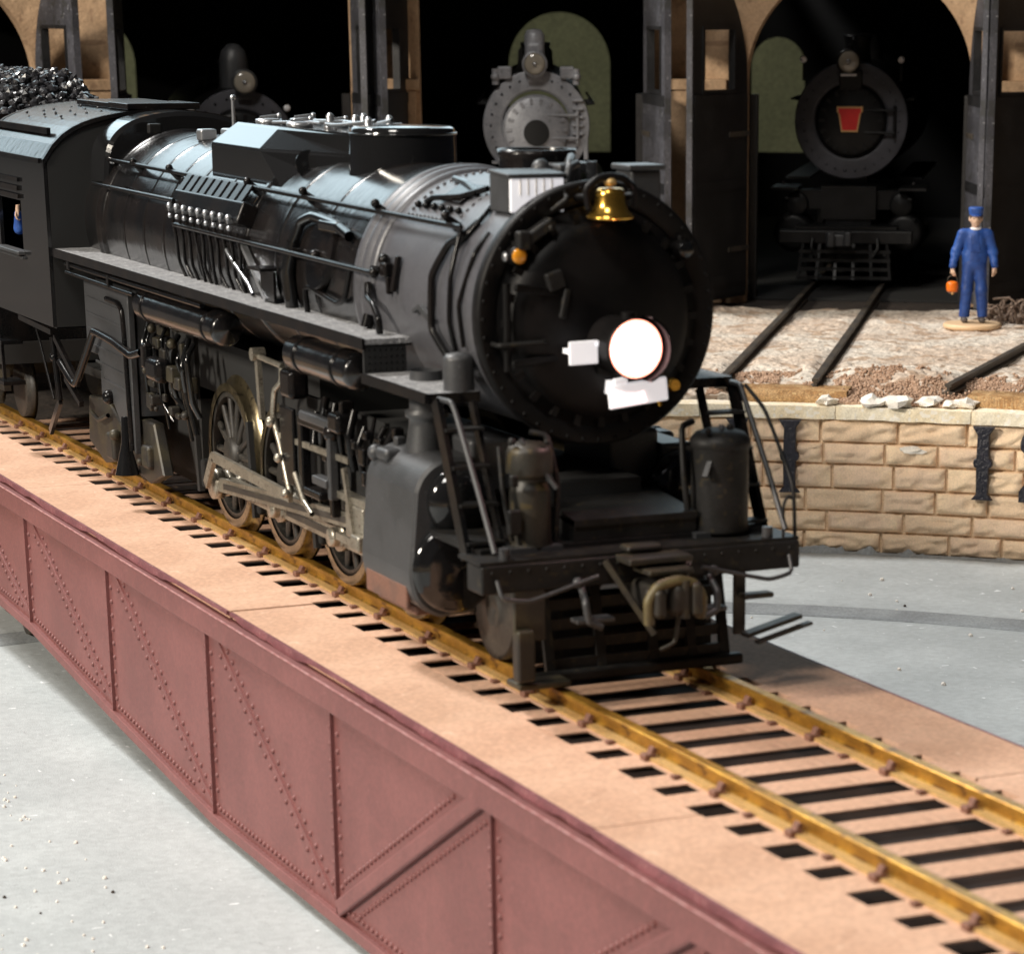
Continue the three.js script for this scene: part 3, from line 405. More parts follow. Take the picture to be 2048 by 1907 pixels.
// ---------- the big black steam locomotive ----------
const LOCO = thing('steam_locomotive', 'big black steam locomotive with lit headlight and brass bell on the bridge', 'locomotive', [0, RAIL, -8]);
{
  const K = (name, list, m, parent = LOCO) => { const o = mesh(name, list, m, parent); if (parent === LOCO) o.position.set(0, -RAIL, 8); return o; };
  const BY = 3.28;
  const onB = (ang, r, z) => [-r * Math.cos(ang * D2R), BY + r * Math.sin(ang * D2R), z];   // angle above horizontal on the near (left hand) side
  // boiler: smokebox, lagged barrel, bands
  const smoke = K('smokebox', [latheZ([[1.09, -4.05], [1.10, -1.30], [1.10, -1.24]], 0, BY + .01, 72)], M.graphite);
  const rim = []; for (let i = 0; i < 44; i++) { const a = i / 44 * Math.PI * 2; rim.push(sph(.022, 1.10 * Math.cos(a), BY + .01 + 1.10 * Math.sin(a), -1.125, 1, 1, .8, 7, 5)); }
  K('front_ring', [latheZ([[1.105, -1.30], [1.145, -1.28], [1.155, -1.20], [1.15, -1.14], [1.12, -1.12], [1.0, -1.13], [.96, -1.16]], 0, BY + .01, 72), rim], M.front);
  const bar_ = K('boiler', [latheZ([[1.10, -4.05], [1.12, -4.10], [1.12, -13.4], [1.06, -13.5], [1.06, -14.5]], 0, BY, 80)], M.boiler);
  for (const [z, r, w] of [[-5.46, 1.126, .07], [-6.66, 1.128, .08], [-7.76, 1.135, .10], [-8.9, 1.126, .06], [-9.95, 1.126, .06], [-10.75, 1.126, .06], [-11.55, 1.126, .06], [-12.4, 1.126, .06]]) K('boiler_band', [latheZ([[1.11, z - w / 2 - .012], [r, z - w / 2], [r, z + w / 2], [1.11, z + w / 2 + .012]], 0, BY, 80)], M.boiler);
  K('boiler_band', [latheZ([[1.1, -13.62], [1.15, -13.60], [1.16, -13.50], [1.13, -13.46], [1.13, -13.38], [1.15, -13.34], [1.11, -13.30]], 0, BY, 80)], M.boiler);
  K('smokebox_ring', [latheZ([[1.1, -4.28], [1.155, -4.26], [1.16, -4.17], [1.125, -4.15], [1.125, -4.10], [1.15, -4.08], [1.15, -4.0], [1.115, -3.98], [1.115, -3.93], [1.13, -3.91], [1.13, -3.84], [1.095, -3.82]], 0, BY + .005, 80)], M.graphite);
  // front door
  const door = K('smokebox_door', [latheZ([[.98, -1.16], [.92, -1.14], [.86, -1.08], [.84, -1.03], [.76, -.99], [.70, -.98], [.5, -.93], [.25, -.90], [.001, -.89]], 0, BY - .03, 64)], M.front);
  const db = []; for (let i = 0; i < 24; i++) { const a = i / 24 * 6.2832; db.push(TR(new THREE.BoxGeometry(.10, .06, .05), .89 * Math.cos(a), BY - .03 + .89 * Math.sin(a), -1.09, 0, 0, a)); }
  each('door_clamp', db, M.front, door);
  mesh('hinge', [rbox(.75, .07, .05, -.52, 3.52, -.96, .02, 0, .12, -.15), rbox(.75, .07, .05, -.55, 2.95, -.96, .02, 0, .12, .1), rod([-.92, 2.85, -1.02], [-.92, 3.6, -1.02], .035)], M.front, door);
  mesh('grab_iron', [tube([[-1.02, 3.08, -1.12], [-1.0, 3.08, -.98], [-.62, 3.10, -.90], [-.60, 3.10, -1.0]], .022, 20, 6)], M.pilot, door);
  mesh('handhold_rung', [rbox(.16, .16, .08, -.5, 3.62, -.93, .02, 0, 0, .3), rbox(.06, .26, .06, -.42, 3.42, -.91, .02, 0, 0, -.2)], M.pilot, door);
  mesh('brass_fitting', [sph(.062, .66, 2.66, -.98), rod([.66, 2.66, -1.05], [.66, 2.66, -.92], .05), rod([.50, 2.62, -1.0], [.54, 2.48, -.98], .024)], M.bell, door);
  // headlight on its bracket
  const hl = K('headlight', [latheZ([[.001, -.92], [.20, -.92], [.245, -.84], [.25, -.42], [.265, -.40], [.265, -.35], [.235, -.345], [.22, -.375]], 0, 3.07, 36), box(.22, .06, .5, 0, 2.83, -.75), rod([0, 3.31, -.5], [0, 3.37, -.5], .07)], M.front);
  mesh('headlight_lens', [latheZ([[.001, -.335], [.14, -.345], [.232, -.372]], 0, 3.07, 32)], new THREE.MeshStandardMaterial({ color: lc(1, 1, 1), emissive: lc(1, .95, .95), emissiveIntensity: 9, roughness: .3 }), hl);
  mesh('glow_ring', [tor(.242, .016, 0, 3.07, -.36, 'z', 40)], new THREE.MeshStandardMaterial({ color: lc(.8, .4, .3), emissive: lc(1, .34, .22), emissiveIntensity: 1.1, roughness: .4 }), hl);  // emissive ring painting the reddish halo round the lens, no lamp itself
  const glow = new THREE.PointLight(lc(1, .52, .50), 3.0); glow.name = 'headlight_glow'; glow.position.set(0, 3.07, -.20); glow.castShadow = true; scene.add(glow);
  mesh('visor', [latheZ([[.268, -.42], [.29, -.42], [.29, -.22], [.268, -.22]], 0, 3.07, 24, .3, 2.5)], M.front, hl);
  K('side_plate', [rbox(.27, .20, .03, -.385, 3.03, -.6, .01, 0, 0, .02), rbox(.10, .05, .03, -.235, 3.10, -.6, .01), box(.3, .04, .2, -.33, 3.03, -.72)], M.glowing);
  K('number_plate', [rbox(.565, .205, .04, .06, 2.68, -.44, .015, 0, 0, .10), rbox(.14, .06, .04, -.11, 2.79, -.44, .02, 0, 0, .10), box(.08, .12, .5, .02, 2.68, -.71)], M.glowing);  // blank white plate with an added glow of its own
  // bell in its yoke on the smokebox brow
  const bell = K('bell', [latheY([[.205, 0], [.21, .012], [.185, .035], [.155, .07], [.135, .12], [.128, .19], [.125, .225], [.10, .25], [.001, .255]], 0, 4.14, -.86, 40)], M.bell);
  mesh('bell_yoke', [tube([[-.21, 4.22, -.86], [-.23, 4.38, -.86], [-.12, 4.47, -.86], [0, 4.49, -.86], [.12, 4.47, -.86], [.23, 4.38, -.86], [.21, 4.22, -.86]], .032, 28, 8), rod([-.2, 4.3, -1.14], [-.22, 4.32, -.84], .03), rod([.2, 4.3, -1.14], [.22, 4.32, -.84], .03)], M.front, bell);
  mesh('bell_rim', [tor(.19, .016, 0, 4.145, -.86, 'y', 32)], M.bell, bell); mesh('bell_crown', [sph(.055, 0, 4.44, -.86, 1, .7, 1)], M.brassFoot, bell); mesh('clapper', [sph(.035, 0, 4.14, -.86)], M.front, bell);
  // number boards either side of the stack
  for (const s of [-1, 1]) {
    if (s > 0) { K('smokebox_box', [rbox(.30, .34, .34, .62, 4.33, -1.6, .03), rbox(.36, .05, .40, .62, 4.52, -1.6, .015), box(.1, .3, .14, .66, 4.1, -1.62)], M.greyPaint); continue; }
    const bx = -.46, nb = K('number_board', [rbox(.54, .33, .42, bx, 4.325, -1.62, .02), box(.12, .24, .16, bx + s * .14, 4.12, -1.72)], M.greyPaint);
    mesh('glow_patch', [rbox(.51, .285, .03, bx, 4.31, -1.40, .012)], s < 0 ? M.glowing : M.greyPaint, nb);  // white patch over the numbers, made to glow by its material
    mesh('board_roof', [rbox(.56, .03, .46, bx, 4.49, -1.60, .012, .05, 0, 0)], M.greyPaint, nb);
    if (s < 0) for (let k = 0; k < 5; k++) mesh('louvre', [box(.012, .14, .012, bx - .16 + k * .075, 4.38, -1.382)], M.plaster, nb);
  }
  // stack and its clutter
  K('chimney', [latheY([[.52, -.3], [.43, -.12], [.36, .0], [.34, .18], [.36, .22], [.36, .27], [.29, .27], [.28, 0]], 0, 4.38, -2.45, 40)], M.satin);
  K('top_pipework', [tube([[-.1, 4.36, -1.5], [-.05, 4.55, -1.6], [.1, 4.6, -1.9], [.15, 4.45, -2.2]], .04), tube([[-.18, 4.4, -1.4], [-.12, 4.53, -1.45], [.02, 4.56, -1.6]], .035), rbox(.22, .16, .3, .0, 4.47, -1.85, .03), sph(.09, -.2, 4.50, -1.9), rod([.3, 4.3, -1.9], [.3, 4.56, -1.9], .05), rbox(.5, .09, .3, .12, 4.5, -2.1, .02)], M.greyPaint);
  for (const s of [-1, 1]) {
    const c = K('class_lamp', [latheZ([[.001, -1.22], [.075, -1.22], [.085, -1.18], [.085, -1.02], [.06, -1.0]], s * .80, 3.83, 20), rod([s * .8, 3.91, -1.1], [s * .8, 3.95, -1.1], .03), rbox(.1, .06, .2, s * .76, 3.76, -1.2, .02)], M.front);
    mesh('lamp_lens', [sph(.068, s * .80, 3.83, -1.005, 1, 1, .35)], s < 0 ? M.amber : M.gloss, c);
    mesh('side_lens', [sph(.045, s * .895, 3.82, -1.10, .5, 1, 1)], M.steel, c);
  }
  K('brow_fitting', [rbox(.32, .10, .14, -.60, 4.03, -1.06, .03, 0, 0, .55), rbox(.12, .16, .12, -.76, 3.96, -1.02, .03), sph(.03, -.5, 4.06, -1.0), tube([[-.45, 4.2, -1.1], [-.35, 4.3, -1.0], [-.3, 4.33, -1.15]], .022)], M.pilot);
  // sand box with chamfered shoulders and the round steam dome
  const plan = (f, w, r) => [[-w, -9.75], [-w, f], [-.32, r], [.32, r], [w, f], [w, -9.75]];
  const levels = [[3.9, plan(-7.30, .80, -6.35)], [4.06, plan(-7.36, .80, -6.38)], [4.40, plan(-8.0, .80, -6.45)], [4.43, plan(-8.08, .785, -6.47)], [4.615, plan(-8.25, .52, -6.48)], [4.64, plan(-8.3, .48, -6.5)]];
  const sp = [], six = []; for (const [y, pl] of levels) for (const [x, z] of pl) sp.push(x, y, z);
  for (let l = 0; l < levels.length - 1; l++) for (let i = 0; i < 6; i++) { const a = l * 6 + i, b = l * 6 + (i + 1) % 6; six.push(a, b, a + 6, b, b + 6, a + 6); }
  const L6 = (levels.length - 1) * 6; for (let i = 1; i < 5; i++) six.push(L6, L6 + i, L6 + i + 1);
  const sg = new THREE.BufferGeometry(); sg.setAttribute('position', new THREE.Float32BufferAttribute(sp, 3)); sg.setIndex(six);
  const sgn = sg.toNonIndexed(); sgn.computeVertexNormals();
  const sand = K('sand_box', [sgn], M.gloss);
  mesh('cover_plate', [TR(new THREE.CylinderGeometry(.15, .15, .02, 24), -.545, 4.30, -7.18, Math.PI / 2 - .25, 0, 0).rotateY(0)], M.gloss, sand);
  for (const [x, z] of [[-.3, -9.2], [.1, -9.2], [-.28, -8.2], [.12, -8.2]]) mesh('sand_hatch', [latheY([[.14, 0], [.15, .02], [.14, .05], [.05, .06], [.001, .06]], x, 4.64, z, 20), rod([x - .1, 4.70, z], [x + .1, 4.72, z], .02), sph(.03, x + .12, 4.72, z)], M.steel, sand);
  const dome = K('steam_dome', [latheY([[.80, -.62], [.66, -.40], [.575, -.26], [.545, -.10], [.54, .22], [.525, .285], [.49, .31], [.001, .325]], 0, 4.42, -5.85, 56)], M.gloss);
  mesh('dome_ring', [tor(.545, .012, 0, 4.66, -5.85, 'y', 48)], M.gloss, dome);
  K('top_valves', [[-7.6, -.15], [-7.3, .12], [-6.95, -.1], [-6.7, .18], [-6.35, -.18], [-10.0, -.1], [-10.4, .15], [-10.8, -.2]].map(([z, x]) => [latheY([[.07, 0], [.075, .04], [.04, .06], [.045, .13], [.02, .16], [.001, .165]], x, z < -9.8 ? 4.36 : 4.64, z, 14), rod([x - .12, z < -9.8 ? 4.42 : 4.70, z], [x + .12, z < -9.8 ? 4.43 : 4.71, z + .05], .018)]), M.steel);
  K('whistle_pipe', [tube([[-.35, 4.66, -8.9], [-.2, 4.69, -8.0], [-.22, 4.69, -7.2], [-.12, 4.76, -6.3]], .02), tube([[.1, 4.66, -9.3], [.16, 4.69, -8.2], [.1, 4.70, -7.0], [.02, 4.77, -6.2]], .02), rod([-.1, 4.4, -11.1], [-.1, 4.86, -11.1], .022), sph(.035, -.1, 4.86, -11.1), rbox(.3, .12, .5, .05, 4.44, -11.4, .03), rbox(.2, .14, .2, -.25, 4.42, -11.7, .03)], M.steel);
  // arched turret cowl in front of the cab
  const cowl = new THREE.Shape(); cowl.moveTo(-.98, 3.85); cowl.lineTo(-.95, 4.10); cowl.bezierCurveTo(-.88, 4.42, -.6, 4.56, 0, 4.58); cowl.bezierCurveTo(.6, 4.56, .88, 4.42, .95, 4.10); cowl.lineTo(.98, 3.85); cowl.closePath();
  const cg = ext(cowl, .62, .05, 20); cg.translate(0, 0, -14.15); K('turret_cowl', [cg], M.gloss);
  K('cowl_bolt', [sph(.035, -.93, 4.05, -13.45)], M.steel); K('cowl_bolt', [sph(.035, -.97, 3.95, -13.9)], M.steel); K('cowl_valve', [rbox(.16, .12, .1, -.45, 4.44, -13.2, .02)], M.pilot);
  // handrails with their posts
  const rail1 = [[-1.14, 4.02, -14.1], [-.96, 4.075, -14.0], [-.955, 4.04, -9], [-.955, 4.02, -2.05], [-.95, 3.96, -1.95]];
  for (const s of [-1, 1]) {
    const m3 = (p) => [p[0] * -s, p[1], p[2]];
    const hr = K('handrail', [rod(m3([-.96, 4.075, -14.05]), m3([-.96, 4.015, -1.95]), .026, .026, 8), sph(.045, ...m3([-.96, 4.075, -14.1])), tube([[-.96, 4.015, -1.96], [-.99, 3.95, -1.90], [-1.10, 3.6, -1.86], [-1.13, 3.2, -1.84], [-1.02, 2.7, -1.86]].map(m3), .024, 24, 7)], M.satin);
    for (const z of [-12.4, -10.9, -8.0, -6.2, -4.1, -2.3]) mesh('handrail_post', [rod(m3(onB(40, 1.1, z)), m3(onB(40, 1.25, z)), .05, .032, 8), sph(.045, ...m3(onB(40.3, 1.26, z)))], M.satin, hr);
    const lr = K('lower_handrail', [rod(m3([-1.225, 3.80, -13.3]), m3([-1.225, 3.795, -9.9]), .024, .024, 8), rod(m3([-1.215, 3.53, -9.8]), m3([-1.215, 3.50, -3.55]), .026, .026, 8), tube([[-1.215, 3.53, -9.8], [-1.22, 3.53, -9.92], [-1.16, 3.50, -9.93]].map(m3), .026, 8, 6), sph(.05, ...m3([-1.21, 3.505, -3.52]))], M.satin);
    for (const [z, a] of [[-12.3, 25], [-10.0, 25], [-7.6, 12], [-5.9, 12], [-3.6, 12]]) mesh('handrail_post', [rod(m3(onB(a, 1.1, z)), m3(onB(a, 1.235, z)), .045, .03, 8)], M.satin, lr);
  }
  // lubricator box with slatted lid, valves and drop pipes
  {
    const lb = K('check_valve_box', [TR(rbox(.20, .24, 2.5, 0, 0, 0, .03), ...onB(24, 1.20, -8.85), 0, 0, -.42 + .0)], M.satin);
    for (let k = 0; k < 9; k++) { const z = -9.95 + k * .27; mesh('lid_slat', [TR(rbox(.24, .03, .19, 0, 0, 0, .01), ...onB(33, 1.27, z), 0, 0, .9)], M.satin, lb); mesh('valve', [sph(.036, ...onB(20, 1.34, z)), sph(.028, ...onB(15.5, 1.32, z + .05)), rod(onB(20, 1.25, z), onB(18, 1.34, z), .025)], M.steel, lb); }
    for (let k = 0; k < 10; k++) { const z = -10.0 + k * .26; mesh('drop_pipe', [tube([onB(14, 1.25, z), onB(6, 1.19, z), onB(-8, 1.16, z + rr(-.1, .1)), onB(-20, 1.16, z + rr(-.15, .15))], .019, 12, 6)], M.satin, lb); }
    K('diagonal_pipe', [bar(onB(11, 1.17, -7.72), [-1.20, 2.97, -6.75], .06, .05), tube([onB(6, 1.18, -8.2), onB(2, 1.17, -8.1), onB(-10, 1.18, -7.5), [-1.18, 2.98, -7.3]], .022, 16, 6)], M.steel);  // bright steel stands in for the highlight on a black gloss pipe
    K('step_ledge', [box(.22, .03, .42, -1.18, 3.28, -6.9), box(.03, .3, .42, -1.2, 3.12, -6.7)], M.satin);
    K('feed_pipe', [tube([onB(16, 1.18, -6.05), onB(26, 1.19, -5.98), onB(30, 1.19, -5.7), onB(28, 1.19, -5.0), onB(24, 1.19, -4.5)], .055, 28, 8), tube([onB(16, 1.18, -6.05), onB(2, 1.19, -6.1), onB(-16, 1.20, -6.1)], .07, 14, 8), rbox(.12, .12, .55, ...onB(27, 1.18, -5.1), .04)], M.gloss);
    K('check_cover', [TR(new THREE.CylinderGeometry(.36, .38, .06, 28), ...onB(14, 1.13, -5.3), 0, 0, Math.PI / 2 - .24), sph(.06, ...onB(12, 1.19, -5.3))], M.satin);
    K('loop_pipe', [tube([[-1.16, 2.95, -5.6], [-1.18, 3.18, -5.6], [-1.16, 3.2, -5.5], [-1.17, 3.12, -4.7], [-1.17, 3.2, -4.45], [-1.16, 3.5, -4.3]], .03, 30, 7), tube([[-1.15, 3.38, -3.85], [-1.18, 3.26, -3.78], [-1.22, 3.22, -3.55], [-1.24, 3.10, -3.35], [-1.23, 2.96, -3.35]], .035, 24, 7), tube([onB(-10, 1.14, -3.9), [-1.16, 2.96, -3.9]], .06, 6, 7)], M.satin);
    K('smokebox_bracket', [rbox(.05, .33, .07, ...onB(12, 1.13, -3.22), .015, 0, 0, -.2), rbox(.10, .14, .16, ...onB(13, 1.15, -3.42), .03), sph(.06, ...onB(17, 1.16, -3.5)), rbox(.06, .16, .05, ...onB(6, 1.13, -3.35), .015)], M.satin);
    K('chevron_handle', [bar(onB(-3, 1.12, -2.72), onB(0, 1.14, -2.52), .05, .035), bar(onB(0, 1.14, -2.52), onB(-6, 1.12, -2.28), .05, .05)], M.greyPaint);
    K('smokebox_pipe', [tube([onB(44, 1.12, -1.9), onB(36, 1.14, -1.95), onB(30, 1.15, -2.15), onB(15, 1.15, -2.28), onB(-8, 1.16, -2.22), onB(-20, 1.17, -1.95), [-1.04, 2.72, -1.85]], .036, 40, 7), tube([onB(40, 1.11, -1.55), onB(28, 1.13, -1.55), onB(5, 1.13, -1.62), onB(-14, 1.13, -1.60)], .02, 24, 6), tube([onB(58, 1.12, -2.0), onB(48, 1.14, -1.85), onB(38, 1.13, -1.9), onB(30, 1.14, -2.0)], .024, 20, 6)], M.satin);
    const riv = []; for (const z of [-3.6, -2.4]) for (let a = 42; a < 120; a += 4) riv.push(sph(.02, ...onB(a, 1.105, z), 1, 1, 1, 6, 4)); for (let z = -3.6; z < -2.3; z += .1) riv.push(sph(.022, ...onB(42, 1.105, z), 1, 1, 1, 6, 4));
    K('smokebox_rivets', riv, M.graphite).userData.kind = 'stuff';
    K('feedwater_hatch', [TR(rbox(.02, .3, .55, 0, 0, 0, .01), ...onB(60, 1.12, -2.9), 0, 0, -1.05), tube([onB(50, 1.12, -3.4), onB(52, 1.16, -3.2), onB(56, 1.15, -2.7), onB(64, 1.15, -2.4)], .03), tube([onB(70, 1.13, -3.5), onB(66, 1.15, -3.0), onB(60, 1.14, -2.5)], .03), ...[-3.5, -3.3, -3.1, -2.9, -2.7, -2.5].map((z) => sph(.035, ...onB(48, 1.13, z)))], M.satin);
    K('steam_pipe', [latheY([[.23, -.1], [.20, .12], [.17, .30], [.165, .36], [.20, .38], [.20, .43], [.16, .45], [.15, .8]], -1.13, 1.92, -2.45, 24)], M.greyPaint);
    K('relief_valve', [latheY([[.14, 0], [.14, .28], [.11, .33], [.001, .35]], -1.14, 2.62, -1.62, 18)], M.greyPaint);
  }
  // running boards and the stepped platforms at the front
  for (const s of [-1, 1]) {
    const rb = K('running_board', [box(.58, .05, 11.4, s * 1.21, 2.925, -8.75)], M.grate);
    mesh('board_edge', [box(.03, .10, 11.4, s * 1.505, 2.905, -8.75), box(.56, .02, 11.3, s * 1.2, 2.885, -8.75)], M.satin, rb);
    mesh('air_line', [rod([s * 1.47, 2.80, -13.9], [s * 1.47, 2.79, -8.2], .03, .03, 8), rod([s * 1.47, 2.70, -13.9], [s * 1.47, 2.68, -10.9], .026, .026, 8), rbox(.08, .12, .12, s * 1.47, 2.80, -13.7, .02), rbox(.06, .16, .08, s * 1.47, 2.75, -11.9, .01)], M.satin, rb);
    const fp = K('front_platform', [box(.50, .05, 1.62, s * 1.25, 2.61, -2.29)], M.grate);
    mesh('platform_edge', [box(.03, .09, 1.62, s * 1.505, 2.59, -2.29), box(.5, .09, .03, s * 1.25, 2.588, -1.475)], M.satin, fp);
    const st = K('step_riser', [box(.42, .30, .03, s * 1.29, 2.765, -3.08)], M.dark);
    const dots = []; for (let i = 0; i < 7; i++) for (let j = 0; j < 4; j++) dots.push(sph(.012, s * (1.12 + i * .055), 2.67 + j * .06, -3.062, 1, 1, .6, 5, 4)); mesh('tread_studs', dots, M.satin, st).userData.kind = 'stuff';
    // ladder from the platform to the pilot beam
    const ld = K('front_ladder', [bar([s * 1.46, 2.585, -1.36], [s * 1.46, 1.30, -.72], .05, .15)], M.satin);
    mesh('ladder_rail', [tube([[s * 1.44, 2.60, -1.35], [s * 1.42, 2.60, -1.12], [s * 1.41, 2.52, -1.04], [s * 1.41, 1.9, -.55], [s * 1.41, 1.42, -.20]], .026, 30, 7)], M.greyPaint, ld);
    mesh('inner_stile', [bar([s * 1.12, 2.56, -1.36], [s * 1.12, 1.32, -.72], .04, .10)], M.satin, ld);
    for (let k = 0; k < 4; k++) { const t = .18 + k * .24; mesh('ladder_tread', [box(.36, .025, .17, s * 1.29, 2.585 - 1.285 * t, -1.36 + .64 * t + .05)], M.pilot, ld); }
    if (s > 0) mesh('corner_handrail', [tube([[1.52, 1.33, -.22], [1.53, 1.8, -.30], [1.50, 2.40, -.78], [1.46, 2.6, -1.1]], .02, 24, 6), tube([[1.40, 1.33, -.22], [1.42, 1.62, -.26], [1.47, 1.7, -.28], [1.53, 1.68, -.27]], .016, 16, 6)], M.pilot, ld);
  }
  // pilot beam, deck, air pumps, coupler, footboards
  const beam = K('pilot_beam', [rbox(3.10, .25, .34, 0, 1.195, -.34, .025), box(3.1, .03, .5, 0, 1.335, -.45)], M.pilot);
  mesh('beam_rivets', [...Array(18)].map((_, i) => sph(.018, -1.45 + i * .17, 1.26, -.168, 1, 1, .7, 6, 4)), M.pilot, beam).userData.kind = 'stuff';
  const dk = new THREE.Shape(); dk.moveTo(-.5, 1.35); dk.lineTo(-.5, 1.53); dk.lineTo(-.25, 1.62); dk.lineTo(.72, 1.62); dk.lineTo(.72, 1.35); dk.closePath();
  K('pilot_deck', [TR(box(1.2, .06, .9, 0, 0, 0), .1, 1.60, -1.0, .10, 0, 0), box(1.2, .26, .75, .1, 1.45, -.95), box(2.8, .06, 1.2, 0, 1.36, -1.15)], M.pilot);
  for (const s of [-1, 1]) {
    const pm = K('air_pump', [s < 0 ? latheY([[.001, 1.36], [.19, 1.36], [.195, 1.40], [.18, 1.42], [.18, 1.86], [.17, 1.90], [.14, 1.95], [.14, 1.98], [.205, 2.02], [.205, 2.2], [.18, 2.25], [.12, 2.28], [.001, 2.29]], -.88, 0, -.66, 28) : latheY([[.001, 1.36], [.265, 1.36], [.27, 1.40], [.26, 1.42], [.26, 2.12], [.275, 2.14], [.275, 2.2], [.22, 2.26], [.12, 2.29], [.001, 2.30]], .98, 0, -.66, 32)], s < 0 ? M.pump : M.pilot);
    mesh('pump_pipe', [tube([[s * .66, 1.4, -.62], [s * .62, 1.9, -.66], [s * .66, 2.3, -.78], [s * .8, 2.34, -.85]], .03), tube([[s * 1.1, 1.45, -.55], [s * 1.16, 1.9, -.6], [s * 1.14, 2.25, -.72]], .024), sph(.035, s * 1.06, 2.3, -.62), sph(.03, s * .78, 2.3, -.5), rbox(.12, .22, .08, s * 1.1, 1.62, -.5, .02), rbox(.07, .1, .07, s * 1.1, 1.98, -.5, .02)], M.pilot, pm);
    each('pump_bracket', [bar([s * .98, 2.32, -.62], [s * .72, 1.9, -.44], .05, .03), box(.5, .05, .3, s * .9, 1.37, -.62)], M.greyPaint, pm);
  }
  const pil = K('cowcatcher', [.33, .50, .67, .84].map((y) => bar([-.80, y, -.62 + (.8 - y) * .25], [.95, y, -.62 + (.8 - y) * .25], .05, .095)), M.pilot);
  each('upright', [-.78, -.28, .24, .62, .95].map((x) => bar([x, .22, -.47], [x, 1.02, -.66], .09, .05)), M.pilot, pil);
  mesh('bottom_bar', [rbox(2.2, .10, .12, 0, .235, -.44, .03), rbox(1.9, .62, .02, 0, .6, -.76, .005)], M.pilot, pil);
  const cp = K('coupler', [rbox(.30, .26, .7, .02, .98, -.10, .05), rbox(.22, .30, .24, .10, 1.0, .30, .08), rbox(.10, .30, .22, .24, 1.0, .34, .04, 0, -.3, 0), rbox(.12, .26, .20, -.14, .98, .33, .05, 0, .5, 0), rod([.12, .84, .38], [.12, 1.17, .38], .045)], M.coupler);
  mesh('coupler_guard', [bar([-.42, 1.30, -.10], [-.05, .66, .12], .06, .05), bar([.42, 1.22, -.12], [.2, .95, .05], .05, .04), rbox(.62, .06, .34, .03, 1.30, -.06, .02), rbox(.44, .05, .34, .06, 1.22, .08, .02), rbox(.34, .06, .2, -.02, 1.37, -.22, .03)], M.coupler, cp);
  mesh('trip_pin', [tube([[.10, .86, .3], [.06, .62, .3], [-.06, .55, .26]], .02)], M.coupler, cp);
  mesh('coupler_horn', [tube([[-.20, .80, .33], [-.21, 1.0, .34], [-.12, 1.13, .35], [.06, 1.17, .36], [.22, 1.12, .36], [.30, 1.0, .35], [.29, .82, .34]], .05, 30, 8)], M.yellowed, cp);
  for (const s of [-1, 1]) {
    const ft = K('footboard', s < 0 ? [rbox(.30, .5, .05, -1.10, .88, -.20, .02), rbox(.17, .46, .14, -1.17, .52, -.16, .03), rbox(.5, .06, .3, -.98, .24, -.28, .02)] : [rbox(.12, .62, .05, .99, .8, -.28, .02), rbox(.6, .04, .13, 1.24, .58, -.12, .01, 0, .1, .2), rbox(.6, .03, .08, 1.30, .53, .0, .01, 0, .1, .2), rbox(.3, .05, .14, 1.10, .86, -.16, .02)], M.coupler);
    mesh('air_hose', [tube([[s * .62, 1.08, -.15], [s * .64, .95, -.02], [s * .62, .8, .0], [s * .5, .74, .0]], .035), sph(.05, s * .66, 1.12, -.14), rbox(.36, .04, .16, s * .55, .80, -.08, .01)], M.greyPaint, ft);
    mesh('uncoupling_lever', [tube([[s * 1.42, 1.2, -.14], [s * 1.40, 1.06, -.06], [s * 1.15, 1.02, -.04], [s * .5, 1.18, -.06]], .02)], M.greyPaint, ft);
    mesh('flag_socket', [rod([s * 1.28, 1.33, -.3], [s * 1.28, 1.44, -.3], .05)], M.greyPaint, ft);
  }
  // cylinders with side casing
  for (const s of [-1, 1]) {
    const c = new THREE.Shape(); c.moveTo(s * .98, .62); c.lineTo(s * 1.30, .60); c.bezierCurveTo(s * 1.52, .66, s * 1.57, .82, s * 1.57, 1.0); c.lineTo(s * 1.50, 1.72); c.bezierCurveTo(s * 1.46, 1.86, s * 1.36, 1.96, s * 1.2, 1.98); c.lineTo(s * .98, 1.98); c.closePath();
    const g = ext(c, 1.22, .03, 14); g.translate(0, 0, -3.0);
    const cy = K('cylinder', [g, rbox(.5, .5, 1.1, s * .7, 1.9, -2.4, .05)], M.greyPaint);
    mesh('cylinder_head', [latheZ([[.40, -1.78], [.41, -1.72], [.36, -1.68], [.30, -1.67], [.27, -1.63], [.001, -1.61]], s * 1.17, 1.02, 40)], M.gloss, cy);
    mesh('valve_head', [latheZ([[.32, -1.78], [.33, -1.70], [.29, -1.66], [.24, -1.60], [.12, -1.57], [.001, -1.565]], s * 1.10, 1.62, 36)], M.gloss, cy);
    mesh('lower_skirt', [rbox(.05, .22, 1.05, s * 1.565, .75, -2.42, .02), rbox(.4, .10, 1.0, s * 1.3, .62, -2.4, .03)], M.rust, cy);
    mesh('top_fitting', [rbox(.18, .12, .3, s * 1.4, 1.93, -2.75, .05), sph(.08, s * 1.45, 1.92, -2.95), rbox(.1, .1, .1, s * 1.25, 2.02, -2.85, .02)], M.greyPaint, cy);
  }
  stuff(K('hidden_pipework', [...Array(10)].map((_, i) => tube([[-1.1, 2.35 - rr(0, .2), -11.6 + i * .2], [-1.22, 2.2 - rr(0, .3), -11.5 + i * .2], [-1.18, 1.9 - rr(0, .5), -11.4 + i * .17 + rr(-.2, .2)], [-1.1, 1.5 - rr(0, .5), -11.3 + i * .18]], rr(.018, .04), 14, 6)), M.gloss));
